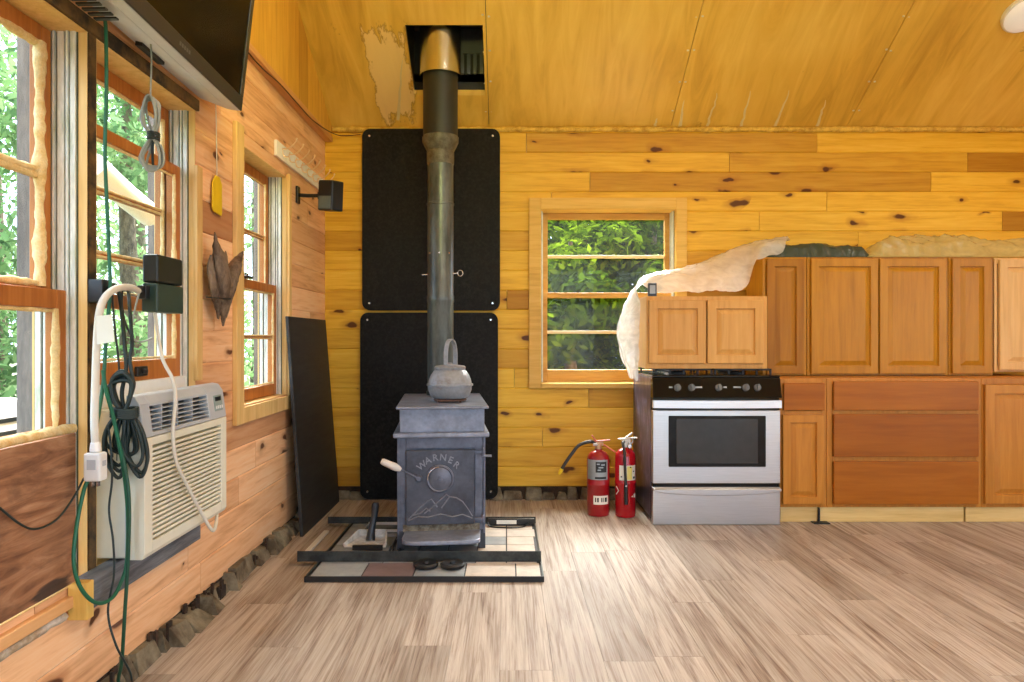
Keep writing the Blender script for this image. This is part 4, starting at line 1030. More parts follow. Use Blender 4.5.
mb = MB(); mb.prism(rrect(wx0, wx1, wz0, wz1, .006, RY-.0125), (0, -.002, 0)); wn = mb.build('door_window', 'black_gloss', od, bevel=.001)
mb = MB(); mb.prism(rrect(rx(676), rx(757), rz(463), rz(418.5), .006, RY-.0146), (0, -.0006, 0)); mb.build('inner_glass', 'oven_glass', wn)
mb = MB(); hz0, hz1 = rz(407.5), rz(400)
for k in range(16):
    x0_ = RX0+.002+k*(RX1-RX0-.004)/16; x1_ = RX0+.002+(k+1)*(RX1-RX0-.004)/16
    b0_ = .018*math.sin(PI*k/16); b1_ = .018*math.sin(PI*(k+1)/16)
    mb.hexa([(x0_,RY-.034-b0_,hz0),(x1_,RY-.034-b1_,hz0),(x1_,RY+.01,hz0),(x0_,RY+.01,hz0),(x0_,RY-.034-b0_,hz1),(x1_,RY-.034-b1_,hz1),(x1_,RY+.01,hz1),(x0_,RY+.01,hz1)])
mb.build('door_handle', 'steel_bright', od)
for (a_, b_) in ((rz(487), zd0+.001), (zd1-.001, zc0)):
    mb = MB(); mb.box(RX0+.004, RX1-.004, RY+.003, RY+.04, a_, b_); mb.build('shadow_gap_strip', 'black_gloss', t)  # upper strip paints the shadow under the handle, lower one the dark gap
zq0, zq1 = rz(524.5), rz(487)
mb = MB(); mb.box(RX0+.002, RX1-.002, RY-.01, RY+.04, zq0, zq1); dr = mb.build('storage_drawer', 'steel', t, bevel=.004)
mb = MB(); n = 18; top = []; 
for k in range(n+1):
    s = k/n; top.append((RX0+.004+s*(RX1-RX0-.008), s))
pr = [(x, RY-.0105, zq1-.004) for x, s in top]+[(x, RY-.0105, zq1-.018-.026*math.sin(PI*s)**.6) for x, s in reversed(top)]
mb.prism(pr, (0, -.028, 0)); mb.build('drawer_handle', 'steel', dr, bevel=.004)
mb = MB(); mb.box(RX0+.01, RX1-.01, RY+.01, RB-.02, .012, .035); mb.build('plinth', 'black_iron', t)
for (xx, yy) in ((RX0+.05, RY+.06), (RX1-.05, RY+.06), (RX0+.05, RB-.06), (RX1-.05, RB-.06)):
    mb = MB(); mb.lathe([(.016, .0005), (.016, .014)], Matrix.Translation((xx, yy, 0)), 12); mb.build('foot', 'black_iron', t)

# ------------------------------------------------------------------ cabinets
def panel_door(x0, x1, z0, z1, Y, fr=.05, th_=.019):
    """raised panel door with its front at Y"""
    mb = MB()
    w = min(fr, (x1-x0)*.28)
    loops = [(0, th_), (0, .003), (.003, 0), (w, 0), (w+.004, .012), (w+.008, .012), (w+.034, .002), (w+.036, .002)]
    vs = []; fs = []
    for ins, d in loops:
        vs += [(x0+ins, Y+d, z0+ins), (x1-ins, Y+d, z0+ins), (x1-ins, Y+d, z1-ins), (x0+ins, Y+d, z1-ins)]
    for i in range(len(loops)-1):
        for k in range(4): fs.append((i*4+k, i*4+(k+1) % 4, i*4+4+(k+1) % 4, i*4+4+k))
    n = len(loops); fs.append((n*4-4, n*4-3, n*4-2, n*4-1)); fs.append((3, 2, 1, 0))
    mb._add(vs, fs); return mb
def slab_front(x0, x1, z0, z1, Y, th_=.019):
    mb = MB(); mb.box(x0, x1, Y, Y+th_, z0, z1); return mb
def carcass(t, x0, x1, y0, y1, z0, z1, mat, rails=(), stile=.03, mids=()):
    mb = MB()
    mb.box(x0, x0+.016, y0+.019, y1, z0, z1); mb.box(x1-.016, x1, y0+.019, y1, z0, z1); mb.box(x0+.016, x1-.016, y0+.019, y1, z0, z0+.016)
    mb.box(x0+.016, x1-.016, y1-.008, y1, z0+.016, z1); mb.box(x0+.016, x1-.016, y0+.019, y1-.008, z1-.016, z1)
    mb.build('carcass', mat, t, bevel=.001, seg=1)
    mb = MB()
    mb.box(x0, x0+stile, y0, y0+.019, z0, z1); mb.box(x1-stile, x1, y0, y0+.019, z0, z1)
    for (a, b) in [(z0, z0+.035), (z1-.035, z1)]+list(rails): mb.box(x0+stile, x1-stile, y0, y0+.019, a, b)
    for m_ in mids: mb.box(m_-.018, m_+.018, y0, y0+.019, z0+.035, z1-.035)
    mb.build('face_frame', mat, t, bevel=.0015, seg=1)
GRP = 'maple wall cabinets standing on the base cabinets'
# small cabinet standing on the range
Yc = 4.17; x0, x1 = P(647, 0, Yc).x, P(768.5, 0, Yc).x; z0 = .9265; z1 = P(0, 296, Yc).z
t = thing('wall_cabinet', 'small two door maple cabinet sitting on top of the gas range', 'cabinet', 'maple cabinets')
carcass(t, x0, x1, Yc+.02, Yc+.30, z0, z1, 'cab_pink', mids=())
for (u0, u1) in ((649, 706.3), (707.7, 763.8)):
    panel_door(P(u0,0,Yc).x, P(u1,0,Yc).x, P(0,363.5,Yc).z, P(0,300,Yc).z, Yc).build('door', 'cab_pink', t)
SC = (x0, x1, Yc, z0, z1)
# tall wall cabinets on the base cabinets
Yw = 4.45; zb, zt = .8705, 1.626
def wallcab(x0, x1, doors, lab, mat='cab_up', zb=zb, zt=zt):
    t = thing('wall_cabinet', lab, 'cabinet', 'maple cabinets')
    carcass(t, x0, x1, Yw+.02, 4.775, zb, zt, mat, stile=.02)
    for (a, b) in doors: panel_door(a, b, zb+.012, zt-.012, Yw, .048).build('door', mat, t)
wallcab(1.632, 1.912, [(1.655, 1.89)], 'narrow single door maple wall cabinet at the left end beside the plastic film')
wallcab(1.916, 2.815, [(1.936, 2.362), (2.372, 2.795)], 'wide two door maple wall cabinet over the three drawers')
wallcab(2.819, 3.102, [(2.834, 3.083)], 'narrow single door maple wall cabinet between the wide and the pale ones')
wallcab(3.112, 3.57, [(3.135, 3.55)], 'pale unstained maple wall cabinet at the right edge', 'cab_pale', .8945, 1.62)
# base cabinets
Yk = 4.19; zk0, zk1 = .0925, .868
def kz(v): return P(0, v, Yk).z
def kx(u): return P(u, 0, Yk).x
e0, e1, f1, g1 = 1.64, kx(828), kx(983.5), 3.33
t = thing('base_cabinet', 'narrow base cabinet with one drawer over one door right of the range', 'cabinet', 'maple base cabinets')
carcass(t, e0, e1-.001, Yk+.02, 4.79, zk0, zk1, 'cab', rails=[(kz(416.5), kz(411))])
slab_front(kx(784), kx(825), kz(410.5), kz(383), Yk).build('drawer', 'cab_x', t, bevel=.004)
panel_door(kx(783), kx(824.5), kz(504.5), kz(415), Yk, .045).build('door', 'cab', t)
t = thing('base_cabinet', 'wide base cabinet with three plain drawer fronts', 'cabinet', 'maple base cabinets')
carcass(t, e1+.001, f1-.001, Yk+.02, 4.79, zk0, zk1, 'cab', rails=[(kz(415), kz(409)), (kz(463), kz(456))], stile=.035)
for (v0, v1) in ((381.5, 410.5), (414, 457), (461.5, 504.5)):
    slab_front(kx(834), kx(979), kz(v1), kz(v0), Yk).build('drawer', 'cab_x', t, bevel=.004)
t = thing('base_cabinet', 'base cabinet with one tall door at the right edge', 'cabinet', 'maple base cabinets')
carcass(t, f1+.001, g1, Yk+.02, 4.79, zk0, zk1, 'cab')
panel_door(kx(985.5), 3.30, kz(504), kz(384.5), Yk, .055).build('door', 'cab', t)
for (a, b, lab) in ((1.65, kx(820), 'short pale pine board under the narrow base cabinet by the range'), (kx(822), kx(967.5), 'long pale pine board under the three drawer cabinet'), (kx(969.5), 3.33, 'pale pine board under the base cabinet at the right edge')):
    mb = MB(); mb.box(a, b, Yk+.035, Yk+.073, .0005, .0915)
    tag(mb.build('support_board', 'board_pale', bevel=.002), lab, 'board', 'pine boards under the base cabinets')
mb = MB(); mb.box(kx(813), kx(829), Yk-.02, Yk+.034, .0005, .006); mb.box(kx(820.2), kx(821.8), Yk+.02, Yk+.034, .006, .085)
tag(mb.build('metal_bracket', 'black_iron', bevel=.001), 'small black metal foot on the floor at the joint of two pine boards', 'bracket')

# small black timer on the small cabinet
a = P(648, 295.5, 4.24); b = P(656.5, 283, 4.24)
t = thing('digital_timer', 'small black timer with grey screen standing on the small cabinet', 'timer')
mb = MB(); mb.box(a.x, b.x, 4.23, 4.255, SC[4]+.0005, b.z); mb.build('case', 'black_plastic', t, bevel=.003)
mb = MB(); mb.box(a.x+.009, b.x-.009, 4.2285, 4.231, SC[4]+.018, b.z-.014); mb.build('screen', 'silver_label', t)

# ------------------------------------------------------------------ plastic film
def film_sheet(cols, name, mat, lab, amp=.012, ns=14, nr=22):
    """cols: list of lists of points (same length); smoothly interpolated and wrinkled"""
    lines = [spline(c, 8) for c in cols]
    rows = []
    for j in range(len(lines[0])): rows.append(spline([l[j] for l in lines], 9))
    out = []
    for row in rows:
        o = []
        for p in row:
            p = Vector(p); k = noise.noise(p*9)+.7*noise.noise(p*21)+.4*noise.noise(p*47)
            o.append(p+Vector((.5*noise.noise(p*14+Vector((5,0,0))), .8*k, k))*amp)
        out.append(o)
    mb = MB(); mb.grid(out); return tag(mb.build(name, mat, smooth=80), lab, 'plastic sheet', 'plastic film on the cabinets')
zs = SC[4]
cols = [
 [P(790,240,4.72), P(788,237,4.62), P(786,243,4.52), P(784,252,4.47)],
 [P(764,242,4.73), P(764,240,4.62), P(762,246,4.50), P(757,262,4.44)],
 [P(742,246,4.74), P(742,247,4.62), P(744,262,4.50), P(744,288,4.43)],
 [P(716,256,4.74), P(716,258,4.60), P(716,274,4.42), P(716,291.5,4.32)],
 [P(690,266,4.74), P(690,268,4.58), P(690,276,4.40), P(692,291.5,4.28)],
 [P(664,273,4.74), P(664,272,4.58), P(662,274,4.40), P(661,291.5,4.26)],
 [P(645,282,4.74), P(643,279,4.58), P(640,280,4.42), P(637,287,4.30)],
 [P(628,300,4.74), P(628,296,4.62), P(632,299,4.48), P(640,304,4.36)],
 [P(617,330,4.74), P(619,328,4.62), P(627,332,4.48), P(639,336,4.36)],
 [P(620,352,4.74), P(622,352,4.62), P(628,355,4.48), P(639,358,4.36)],
 [P(629,374,4.74), P(630,378,4.62), P(633,380,4.48), P(638,379,4.38)]]
film_sheet(cols, 'plastic_sheet', 'film_white', 'white plastic film draped from the tall cabinet down beside the back window', .016)
def heap(x0, x1, y0, y1, zb, hf, name, mat, lab, nx=90, ny=16):
    rows = []
    for i in range(nx+1):
        r_ = []
        for j in range(ny+1):
            s, q_ = i/nx, j/ny; x = x0+(x1-x0)*s; y = y0+(y1-y0)*q_
            e = max(0, math.sin(PI*q_))**.45*min(1, s*14)*min(1, (1-s)*14)
            v = Vector((x*7, y*9, 0)); w = .8+.42*noise.noise(v*.7)+.2*noise.noise(v*1.9)+.07*noise.noise(v*5)
            r_.append((x+.012*noise.noise(v*3), y+.012*noise.noise(v*3+Vector((0,9,0))), zb+.002+max(.0, hf(x)*e*w)))
        rows.append(r_)
    mb = MB(); mb.grid(rows); return tag(mb.build(name, mat, smooth=80), lab, 'plastic sheet', 'plastic film on the cabinets')
heap(1.645, 2.34, 4.47, 4.72, 1.626, lambda x: .105, 'plastic_sheet', 'film_green', 'grey green plastic film rolled up on top of the left wall cabinets')
heap(2.30, 3.56, 4.46, 4.76, 1.626, lambda x: .12+.06*math.sin((x-2.3)*2.6), 'plastic_sheet', 'film_yellow', 'clear yellowish plastic film bundled on top of the right wall cabinets')

# ------------------------------------------------------------------ things on the left wall
t = thing('coat_rack', 'white coat rack with eight wire hooks on the left wall above the far window', 'coat rack')
mb = MB(); mb.box(XL+.001, XL+.018, 3.75, 4.74, 2.088, 2.174); mb.build('board', 'rack_white', t, bevel=.003) if 'rack_white' in M else mb.build('board', 'plaster', t, bevel=.003)
for k in range(8):
    y = 3.83+k*.119
    mb = MB(); mb.tube(spline([(XL+.02, y, 2.145), (XL+.06, y, 2.15), (XL+.095, y, 2.185), (XL+.10, y, 2.20)], 5), .0032, 6); mb.lathe([(.005, -.004), (.006, .002), (.003, .006)], Matrix.Translation((XL+.10, y, 2.2)), 8)
    mb.tube(spline([(XL+.02, y, 2.145), (XL+.026, y+.01, 2.11), (XL+.05, y+.012, 2.105), (XL+.06, y+.01, 2.13)], 5), .003, 6); mb.build('hook', 'brass', t, smooth=60)
t = thing('wall_speaker', 'small black speaker on a wall bracket by the end of the coat rack', 'speaker')
py, pzz = 4.16, 1.96
mb = MB(); mb.box(XL+.001, XL+.014, py-.025, py+.025, pzz-.05, pzz+.05); mb.tube([(XL+.012, py, pzz), (XL+.06, py, pzz-.004), (-1.10, py-.01, pzz-.006)], .011, 10); mb.lathe([(.018,-.02),(.018,.02)], Matrix.Translation((-1.105, py-.01, pzz-.006)), 12); mb.build('bracket', 'black_plastic', t, bevel=.002)
S = rot((-1.045, py-.01, 1.952), math.radians(4), math.radians(6), math.radians(-28))
mb = MB(); mb.box(-.055, .055, -.05, .05, -.088, .088, S); mb.build('cabinet', 'black_plastic', t, bevel=.008)
mb = MB(); mb.box(-.046, .046, -.054, -.049, -.078, -.004, S); mb.build('grille', 'speaker_grey', t, bevel=.003) if 'speaker_grey' in M else mb.build('grille', 'green_box', t, bevel=.003)
# yellow fly swatter head on a string
t = thing('hanging_tag', 'flat yellow plastic tag hanging on a string between the left windows', 'tag')
mb = MB(); yc = 2.985
mb.prism([(XL+.008, yc-.045, 1.66), (XL+.008, yc-.03, 1.645), (XL+.008, yc+.045, 1.638), (XL+.008, yc+.055, 1.65), (XL+.008, yc+.052, 1.775), (XL+.008, yc+.028, 1.802), (XL+.008, yc-.012, 1.802), (XL+.008, yc-.042, 1.77)], (.006, 0, 0)); mb.build('blade', 'yellow_tag', t, bevel=.002)
mb = MB(); mb.tube([(XL+.010, yc+.008, 1.80), (XL+.009, yc+.006, 1.95), (XL+.008, yc, 2.12)], .0022, 6); mb.build('string', 'white_cord', t)
# driftwood
t = thing('driftwood_plaque', 'jagged weathered driftwood piece hung point down on the wall between the left windows', 'driftwood')
Xd = -1.2
def D(u, v): 
    p = L(u, v, Xd); return p
outline = [(214.6,232),(216.5,240),(218.5,250),(221,258),(223,262),(225.5,251.5),(227,261),(231,259),(240,251.5),(237.5,262),(236.5,274),(234.5,285),(230.5,298),(228,308),(226,318),(224,326),(221.5,323),(219,318),(217,316),(214.5,306),(212,298),(210.5,288),(210.5,275),(209.5,262),(211.5,257),(213,250),(213.5,240)]
mb = MB()
def limb(pts, rad, dx=0, flat=.7):
    pts = spline([D(u, v)+Vector((dx+d, 0, 0)) for u, v, d in pts], 6); n = len(pts); m_ = len(rad)-1
    rr = []
    for i in range(n):
        f = i/(n-1)*m_; a_ = min(int(f), m_-1); rr.append(rad[a_]+(rad[a_+1]-rad[a_])*(f-a_)+.002*noise.noise(pts[i]*60))
    mb.tube(pts, [r_*1.3 for r_ in rr], 12, lump=.25, flat=flat)
limb([(214.6,232,.0),(215.5,246,.004),(217,262,.01),(219,282,.016),(221,300,.012),(222.5,314,.004),(224,326,-.004)], [.002,.008,.018,.030,.034,.036,.034,.026,.018,.010,.003])
limb([(240,251.5,.012),(235,261,.01),(229.5,272,.01),(225,288,.012),(223,304,.008)], [.002,.012,.022,.028,.026,.018,.006])
limb([(225.5,251,.0),(225,260,.004),(223,274,.006)], [.002,.008,.018])
limb([(212,255,-.004),(212,270,-.004),(214,290,.0),(218,306,.0),(219,319,-.004)], [.004,.014,.018,.018,.012,.003])
limb([(236,262,.004),(233.5,280,.004),(229.5,298,.002),(226,318,.0)], [.006,.016,.016,.010,.003])
mb.build('wood', 'bark', t, smooth=50)
mb = MB(); mb.tube(spline([(XL+.03, D(211,297).y, D(211,297).z), (Xd+.02, D(212,298).y, D(212,298).z), (Xd+.05, D(218,298).y, D(218,299).z), (Xd+.02, D(222,296).y, D(222,297).z), (Xd-.03, D(224,296).y, D(224,296).z)], 5), .003, 6); mb.build('wire', 'black_iron', t)

# ------------------------------------------------------------------ cords, boxes and bracket at the middle window
t = thing('outlet_box', 'two stacked dark green plastic boxes on an arm in front of the middle left window', 'electrical box')
mb = MB(); mb.box(-1.225, -1.172, 2.35, 2.53, 1.297, 1.392); mb.build('upper_box', 'green_dark', t, bevel=.006)
mb = MB(); mb.box(-1.225, -1.170, 2.345, 2.535, 1.197, 1.294); mb.build('lower_box', 'green_box', t, bevel=.006)
mb = MB(); mb.box(-1.222, -1.205, 2.11, 2.36, 1.262, 1.278); mb.box(-1.226, -1.196, 2.32, 2.346, 1.24, 1.285); mb.build('arm', 'black_plastic', t, bevel=.002)
mb = MB(); mb.box(-1.244, -1.2, 2.075, 2.13, 1.215, 1.285); mb.box(-1.2, -1.19, 2.095, 2.115, 1.24, 1.265); mb.build('mounting_bracket', 'black_plastic', t, bevel=.004)
def cord(pts, r, name, mat, lab, n=8, cat='cord', group=None):
    mb = MB(); mb.tube(spline(pts, n), r, 8); return tag(mb.build(name, mat, smooth=70), lab, cat, group)
def C(u, v, X): return L(u, v, X)
t = thing('power_cord', 'thick white cord arching over to a white plug in front of the middle window', 'cord')
cp_ = [C(138,291,-1.185), C(130,287.5,-1.17), C(118,288,-1.165), C(107,295,-1.165), C(100,310,-1.165), C(97,340,-1.165), C(95.5,380,-1.165), C(94.5,420,-1.165), C(95.5,448,-1.165)]
mb = MB(); mb.tube(spline(cp_, 8), .0105, 10); mb.build('cable', 'white_cord', t, smooth=70)
e = cp_[-1]
mb = MB(); mb.box(-.024, .024, -.02, .02, -.092, -.012, Matrix.Translation(e)); mb.lathe([(.016, -.012), (.0125, .02)], Matrix.Translation(e), 12)
pl = mb.build('plug', 'white_plastic', t, bevel=.006)
mb = MB(); mb.box(.0242, .0255, -.008, .008, -.05, -.035, Matrix.Translation(e)); mb.box(-.012, .012, -.0215, -.0198, -.058, -.03, Matrix.Translation(e)); mb.build('reset_button', 'grey_plastic', pl)
mb = MB()
for k in (-.008, .008): mb.box(k-.002, k+.002, -.006, .006, -.108, -.09, Matrix.Translation(e))
mb.build('prong', 'bright_metal', pl)
a = C(96, 316, -1.155); mb = MB()
mb.quad(a, a+Vector((.045, .0, .004)), a+Vector((.052, .0, -.072)), a+Vector((.003, .0, -.080))); mb.build('paper_tag', 'paper', t, solid_t=.001)
# off white air conditioner cord
cord([C(155,312,-1.19), C(158,335,-1.19), C(163,360,-1.17), C(173,380,-1.12), C(175.5,400,-1.098), C(173,430,-1.092), C(176,460,-1.092), C(187,485,-1.09), C(200,510,-1.09), C(212,530,-1.085), C(216,524,-1.1), C(217,510,-1.14)], .0062, 'appliance_cord', 'white_cord', 'off white cord hanging from the green boxes down across the front of the air conditioner')
# green hanging cord from the top
cord([C(105,20,-1.21), C(106,35,-1.205), C(106.5,90,-1.2), C(105,150,-1.2), C(107,205,-1.2), C(109,250,-1.195), C(110,290,-1.19), C(106,340,-1.19), C(103,385,-1.185), C(96,430,-1.18), C(92,470,-1.18), C(84,490,-1.19), C(76,530,-1.19), C(74,565,-1.185), C(82,590,-1.175), C(97,603,-1.165), C(112,598,-1.16), C(122,580,-1.155), C(127,560,-1.15), C(128,520,-1.15), C(126,490,-1.15), C(122,460,-1.15), C(114,420,-1.16), C(106,390,-1.17), C(103,370,-1.175)], .0055, 'extension_cord', 'green_cord', 'green extension cord hanging from the television and looping low by the air conditioner', 10)
cord([C(112,425,-1.14), C(118,445,-1.14), C(125,460,-1.135), C(128,500,-1.13), C(127,560,-1.125), C(124,610,-1.115), C(122,650,-1.105), C(119,700,-1.09), C(117,760,-1.08), C(114,820,-1.07)], .0055, 'extension_cord', 'dark_green_cord', 'straight dark green cord hanging to the floor beside the air conditioner') if 0 else None
M['dark_green_cord'] = solid('bottle green cord', (14,70,48), .5, var=.08)
def zc(Y, X): return 0
def Q(u, v, Y): return P(u, v, Y)
cord([Q(118,440,2.10), Q(124,462,2.09), Q(129,500,2.08), Q(128,560,2.08), Q(125,610,2.08), Q(122,660,2.10), Q(119,685,2.14), (-1.14, 2.16, .012), (-1.10, 2.05, .006), (-1.02, 1.8, .006)], .0055, 'extension_cord', 'dark_green_cord', 'bottle green cord hanging straight down past the air conditioner to the floor')
cord([Q(108,425,2.08), Q(111,450,2.08), Q(112,480,2.075), Q(109,510,2.075), Q(113,540,2.07), Q(114,575,2.07), Q(108,612,2.06), Q(116,645,2.06), Q(130,672,2.1), Q(133,690,2.14), (-1.10, 2.1, .005), (-1.0, 1.9, .005)], .0032, 'thin_cable', 'dark_cord', 'thin dark cable hanging in a wave between the green cords')
cord([C(0,508,-1.225), C(20,524,-1.222), C(36,529,-1.222), C(56,520,-1.222), C(72,500,-1.22), C(84,478,-1.215)], .003, 'thin_cable', 'dark_cord', 'thin dark cable drooping across the worn plywood panel')
# bundle of dark cord
t = thing('cord_bundle', 'knotted bundle of dark green extension cord hanging in front of the air conditioner', 'cord bundle')
B = lambda u, v, dy=0: P(u, v, 2.10+dy)
random.seed(21)
for k in range(9):
    du = random.uniform(-12, 14); dv = random.uniform(-16, 12); dd = random.uniform(-.03, .03)
    pts = [B(124+du*.2, 408, dd), B(121+du-6, 430, dd-.01), B(122+du-8, 452+dv*.5, dd), B(127+du, 468+dv, dd+.005), B(134+du, 455+dv*.5, dd+.01), B(131+du*.8, 430, dd), B(126+du*.2, 409, dd)]
    mb = MB(); mb.tube(spline(pts, 7), .0055, 7); mb.build('loop', 'dark_cord', t, smooth=70)
for k in range(6):
    du = random.uniform(-6, 6); dd = random.uniform(-.02, .02)
    pts = [B(123, 412, dd), B(115+du, 398, dd), B(113+du, 380+k*1.5, dd), B(124+du, 371+k*2, dd), B(133+du*.5, 383, dd), B(129, 400, dd), B(124, 413, dd)]
    mb = MB(); mb.tube(spline(pts, 7), .006, 7); mb.build('loop', 'dark_cord', t, smooth=70)
mb = MB()
for k in range(5):
    mb.tube([P(124.5, 409+k*1.9, 2.10)+Vector((.036*math.cos(a), .028*math.sin(a), .003*math.sin(2*a))) for a in [2*PI*j/16 for j in range(17)]], .0055, 7)
mb.build('binding_wrap', 'dark_cord', t, smooth=70)
mb = MB(); mb.tube(spline([B(124, 410), B(122, 392), B(126, 370), B(125, 348), (-1.19, 2.16, 1.20), (-1.205, 2.17, 1.262)], 6), .006, 8); mb.tube(spline([B(128, 405), B(133, 385), B(130, 360), B(132, 345), B(131, 325), (-1.20, 2.22, 1.25), (-1.212, 2.24, 1.262)], 6), .0055, 8); mb.build('hanging_strand', 'dark_cord', t, smooth=70)
for (pts, mat, lab) in (
    ([(-1.208, 2.14, 1.27), B(113, 305, .04), B(115, 330, .03), B(118, 355, .02), B(120, 380, 0)], 'rubber', 'short black wire hanging from the arm behind the white cord'),
    ([(-1.208, 2.20, 1.27), B(122, 305, .06), B(125, 322, .06), B(131, 336, .06)], 'rubber', 'short black wire hanging from the arm near the green boxes'),
    ([(-1.208, 2.30, 1.262), B(133, 318, .16), B(131, 335, .15), B(140, 342, .2), B(152, 338, .28)], 'grey_cord', 'thin grey wire looping below the green boxes')):
    cord(pts, .0032, 'short_wire', mat, lab)
# coil of grey cord hanging in the window
t = thing('hanging_cable_coil', 'looped coil of grey cable tied in the middle and hanging below the television', 'cable coil')
Yg = 2.27
G = lambda u, v: P(u, v, Yg)
mb = MB(); mb.tube([G(150.6, 28), G(151, 48), G(151.5, 62), G(150.5, 98)], .0028, 6); mb.build('string', 'grey_cord', t)
for k, (a, b, w) in enumerate(((140,165,9), (146,158,8), (143,168,12), (148,160,11), (141,160,7))):
    mb = MB(); dy = (k-2)*.006
    top = [G(153, 137)+Vector((0,dy,0)), G(153-w*1.0, 122-k)+Vector((0,dy,0)), G(147-k*.5, 100)+Vector((0,dy,0)), G(153+k, 98+k)+Vector((0,dy,0)), G(153+w*.5, 118)+Vector((0,dy,0)), G(153.5, 136)+Vector((0,dy,0)), G(153-w*1.1, 155+k)+Vector((0,dy,0)), G(149-k*.5, 171-k*1.5)+Vector((0,dy,0)), G(156+w*.5, 168-k)+Vector((0,dy,0)), G(153+w*.8, 150)+Vector((0,dy,0)), G(153.5, 137)+Vector((0,dy,0))]
    mb.tube(spline(top, 7), .0042, 8); mb.build('loop', 'grey_cord', t, smooth=70)
mb = MB()
for k in range(4): mb.tube([G(153.5, 133.5+k*2)+Vector((.016*math.cos(a), .02*math.sin(a), 0)) for a in [2*PI*j/14 for j in range(15)]], .004, 6)
mb.tube(spline([G(153.5, 134), G(152.5, 150), G(153, 165)], 5), .004, 6)
mb.build('tie_wrap', 'dark_cord', t, smooth=70)

# ------------------------------------------------------------------ ceiling light and added unseen lamps
def ceiling_light(x, y, lab, power, warm=(1, .9, .76)):
    z = zroof(y); s = SL if y < YR else -SL
    ang = math.atan(s)
    T = Matrix.Translation((x, y, z)) @ Matrix.Rotation(ang, 4, 'X')
    t = thing('ceiling_light', lab, 'light', 'round white ceiling lights')
    mb = MB(); mb.lathe([(.125, 0), (.125, -.018), (.118, -.026)], T, 36); mb.build('rim', 'lampwhite', t, smooth=40)
    mb = MB(); mb.lathe([(.116, -.022), (.11, -.034), (.07, -.046), (.0, -.05)], T, 36); mb.build('diffuser', 'lamp', t, smooth=60)
    la = bpy.data.lights.new('lamp_light', 'AREA'); la.shape = 'DISK'; la.size = .24; la.energy = power; la.color = warm
    lo = bpy.data.objects.new('lamp_light', la); COL.objects.link(lo); lo.matrix_world = T @ Matrix.Translation((0, 0, -.06))
    lo.parent = t
WARM = 26
ceiling_light(P(1025,0,4.07).x, 4.07, 'round white ceiling light at the upper right', 6)
for (x, y) in ((.9, 2.2), (3.0, 2.2), (.9, -.2), (3.0, -.2)):  # unseen lamps added to brighten the room
    ceiling_light(x, y, 'added unseen round white ceiling light on the roof slope behind the viewer', WARM)

def pendant(x, y, z, power, lab):  # unseen lamps added; the bowl keeps their yellow light on ceiling and upper walls
    t = thing('added_pendant_lamp', lab, 'light')
    mb = MB(); mb.tube([(x, y, zroof(y)), (x, y, z+.1)], .004, 6); mb.build('flex', 'black_plastic', t)
    mb = MB(); mb.lathe([(.018, z+.05), (.02, z+.06), (.02, z+.1), (.008, z+.11)], Matrix.Translation((x, y, 0)), 16); mb.build('lamp_holder', 'black_plastic', t, smooth=40)
    mb = MB(); mb.lathe([(.03, z-.30), (.14, z-.29), (.24, z-.23), (.30, z-.13), (.31, z-.13), (.25, z-.24), (.15, z-.305), (.03, z-.315)], Matrix.Translation((x, y, 0)), 32, close=False)
    mb.lathe([(.031, z-.316), (.031, z-.300)], Matrix.Translation((x, y, 0)), 32); mb.build('bowl_shade', 'brass_dull', t, smooth=40)
    for k in range(3):
        a = k*2*PI/3; mb = MB(); mb.tube([(x+.295*math.cos(a), y+.295*math.sin(a), z-.135), (x+.01*math.cos(a), y+.01*math.sin(a), z+.105)], .003, 5); mb.build('shade_wire', 'brass_dull', t)
    mb = MB(); mb.lathe([(.004, z-.062), (.03, z-.05), (.04, z-.02), (.035, z+.01), (.018, z+.05)], Matrix.Translation((x, y, 0)), 20); mb.build('bulb', 'lamp', t, smooth=60)
    la = bpy.data.lights.new('fill_light', 'POINT'); la.energy = power; la.color = (1, 1, .26); la.shadow_soft_size = .045
    lo = bpy.data.objects.new('fill_light', la); COL.objects.link(lo); lo.location = (x, y, z-.01); lo.parent = t
pendant(-.1, 2.0, 2.56, 360, 'added unseen brass bowl pendant lamp hanging from the roof nearer the stove, behind the viewer')
pendant(2.9, 1.0, 3.0, 18, 'added unseen brass bowl pendant lamp hanging from the roof nearer the kitchen, behind the viewer')

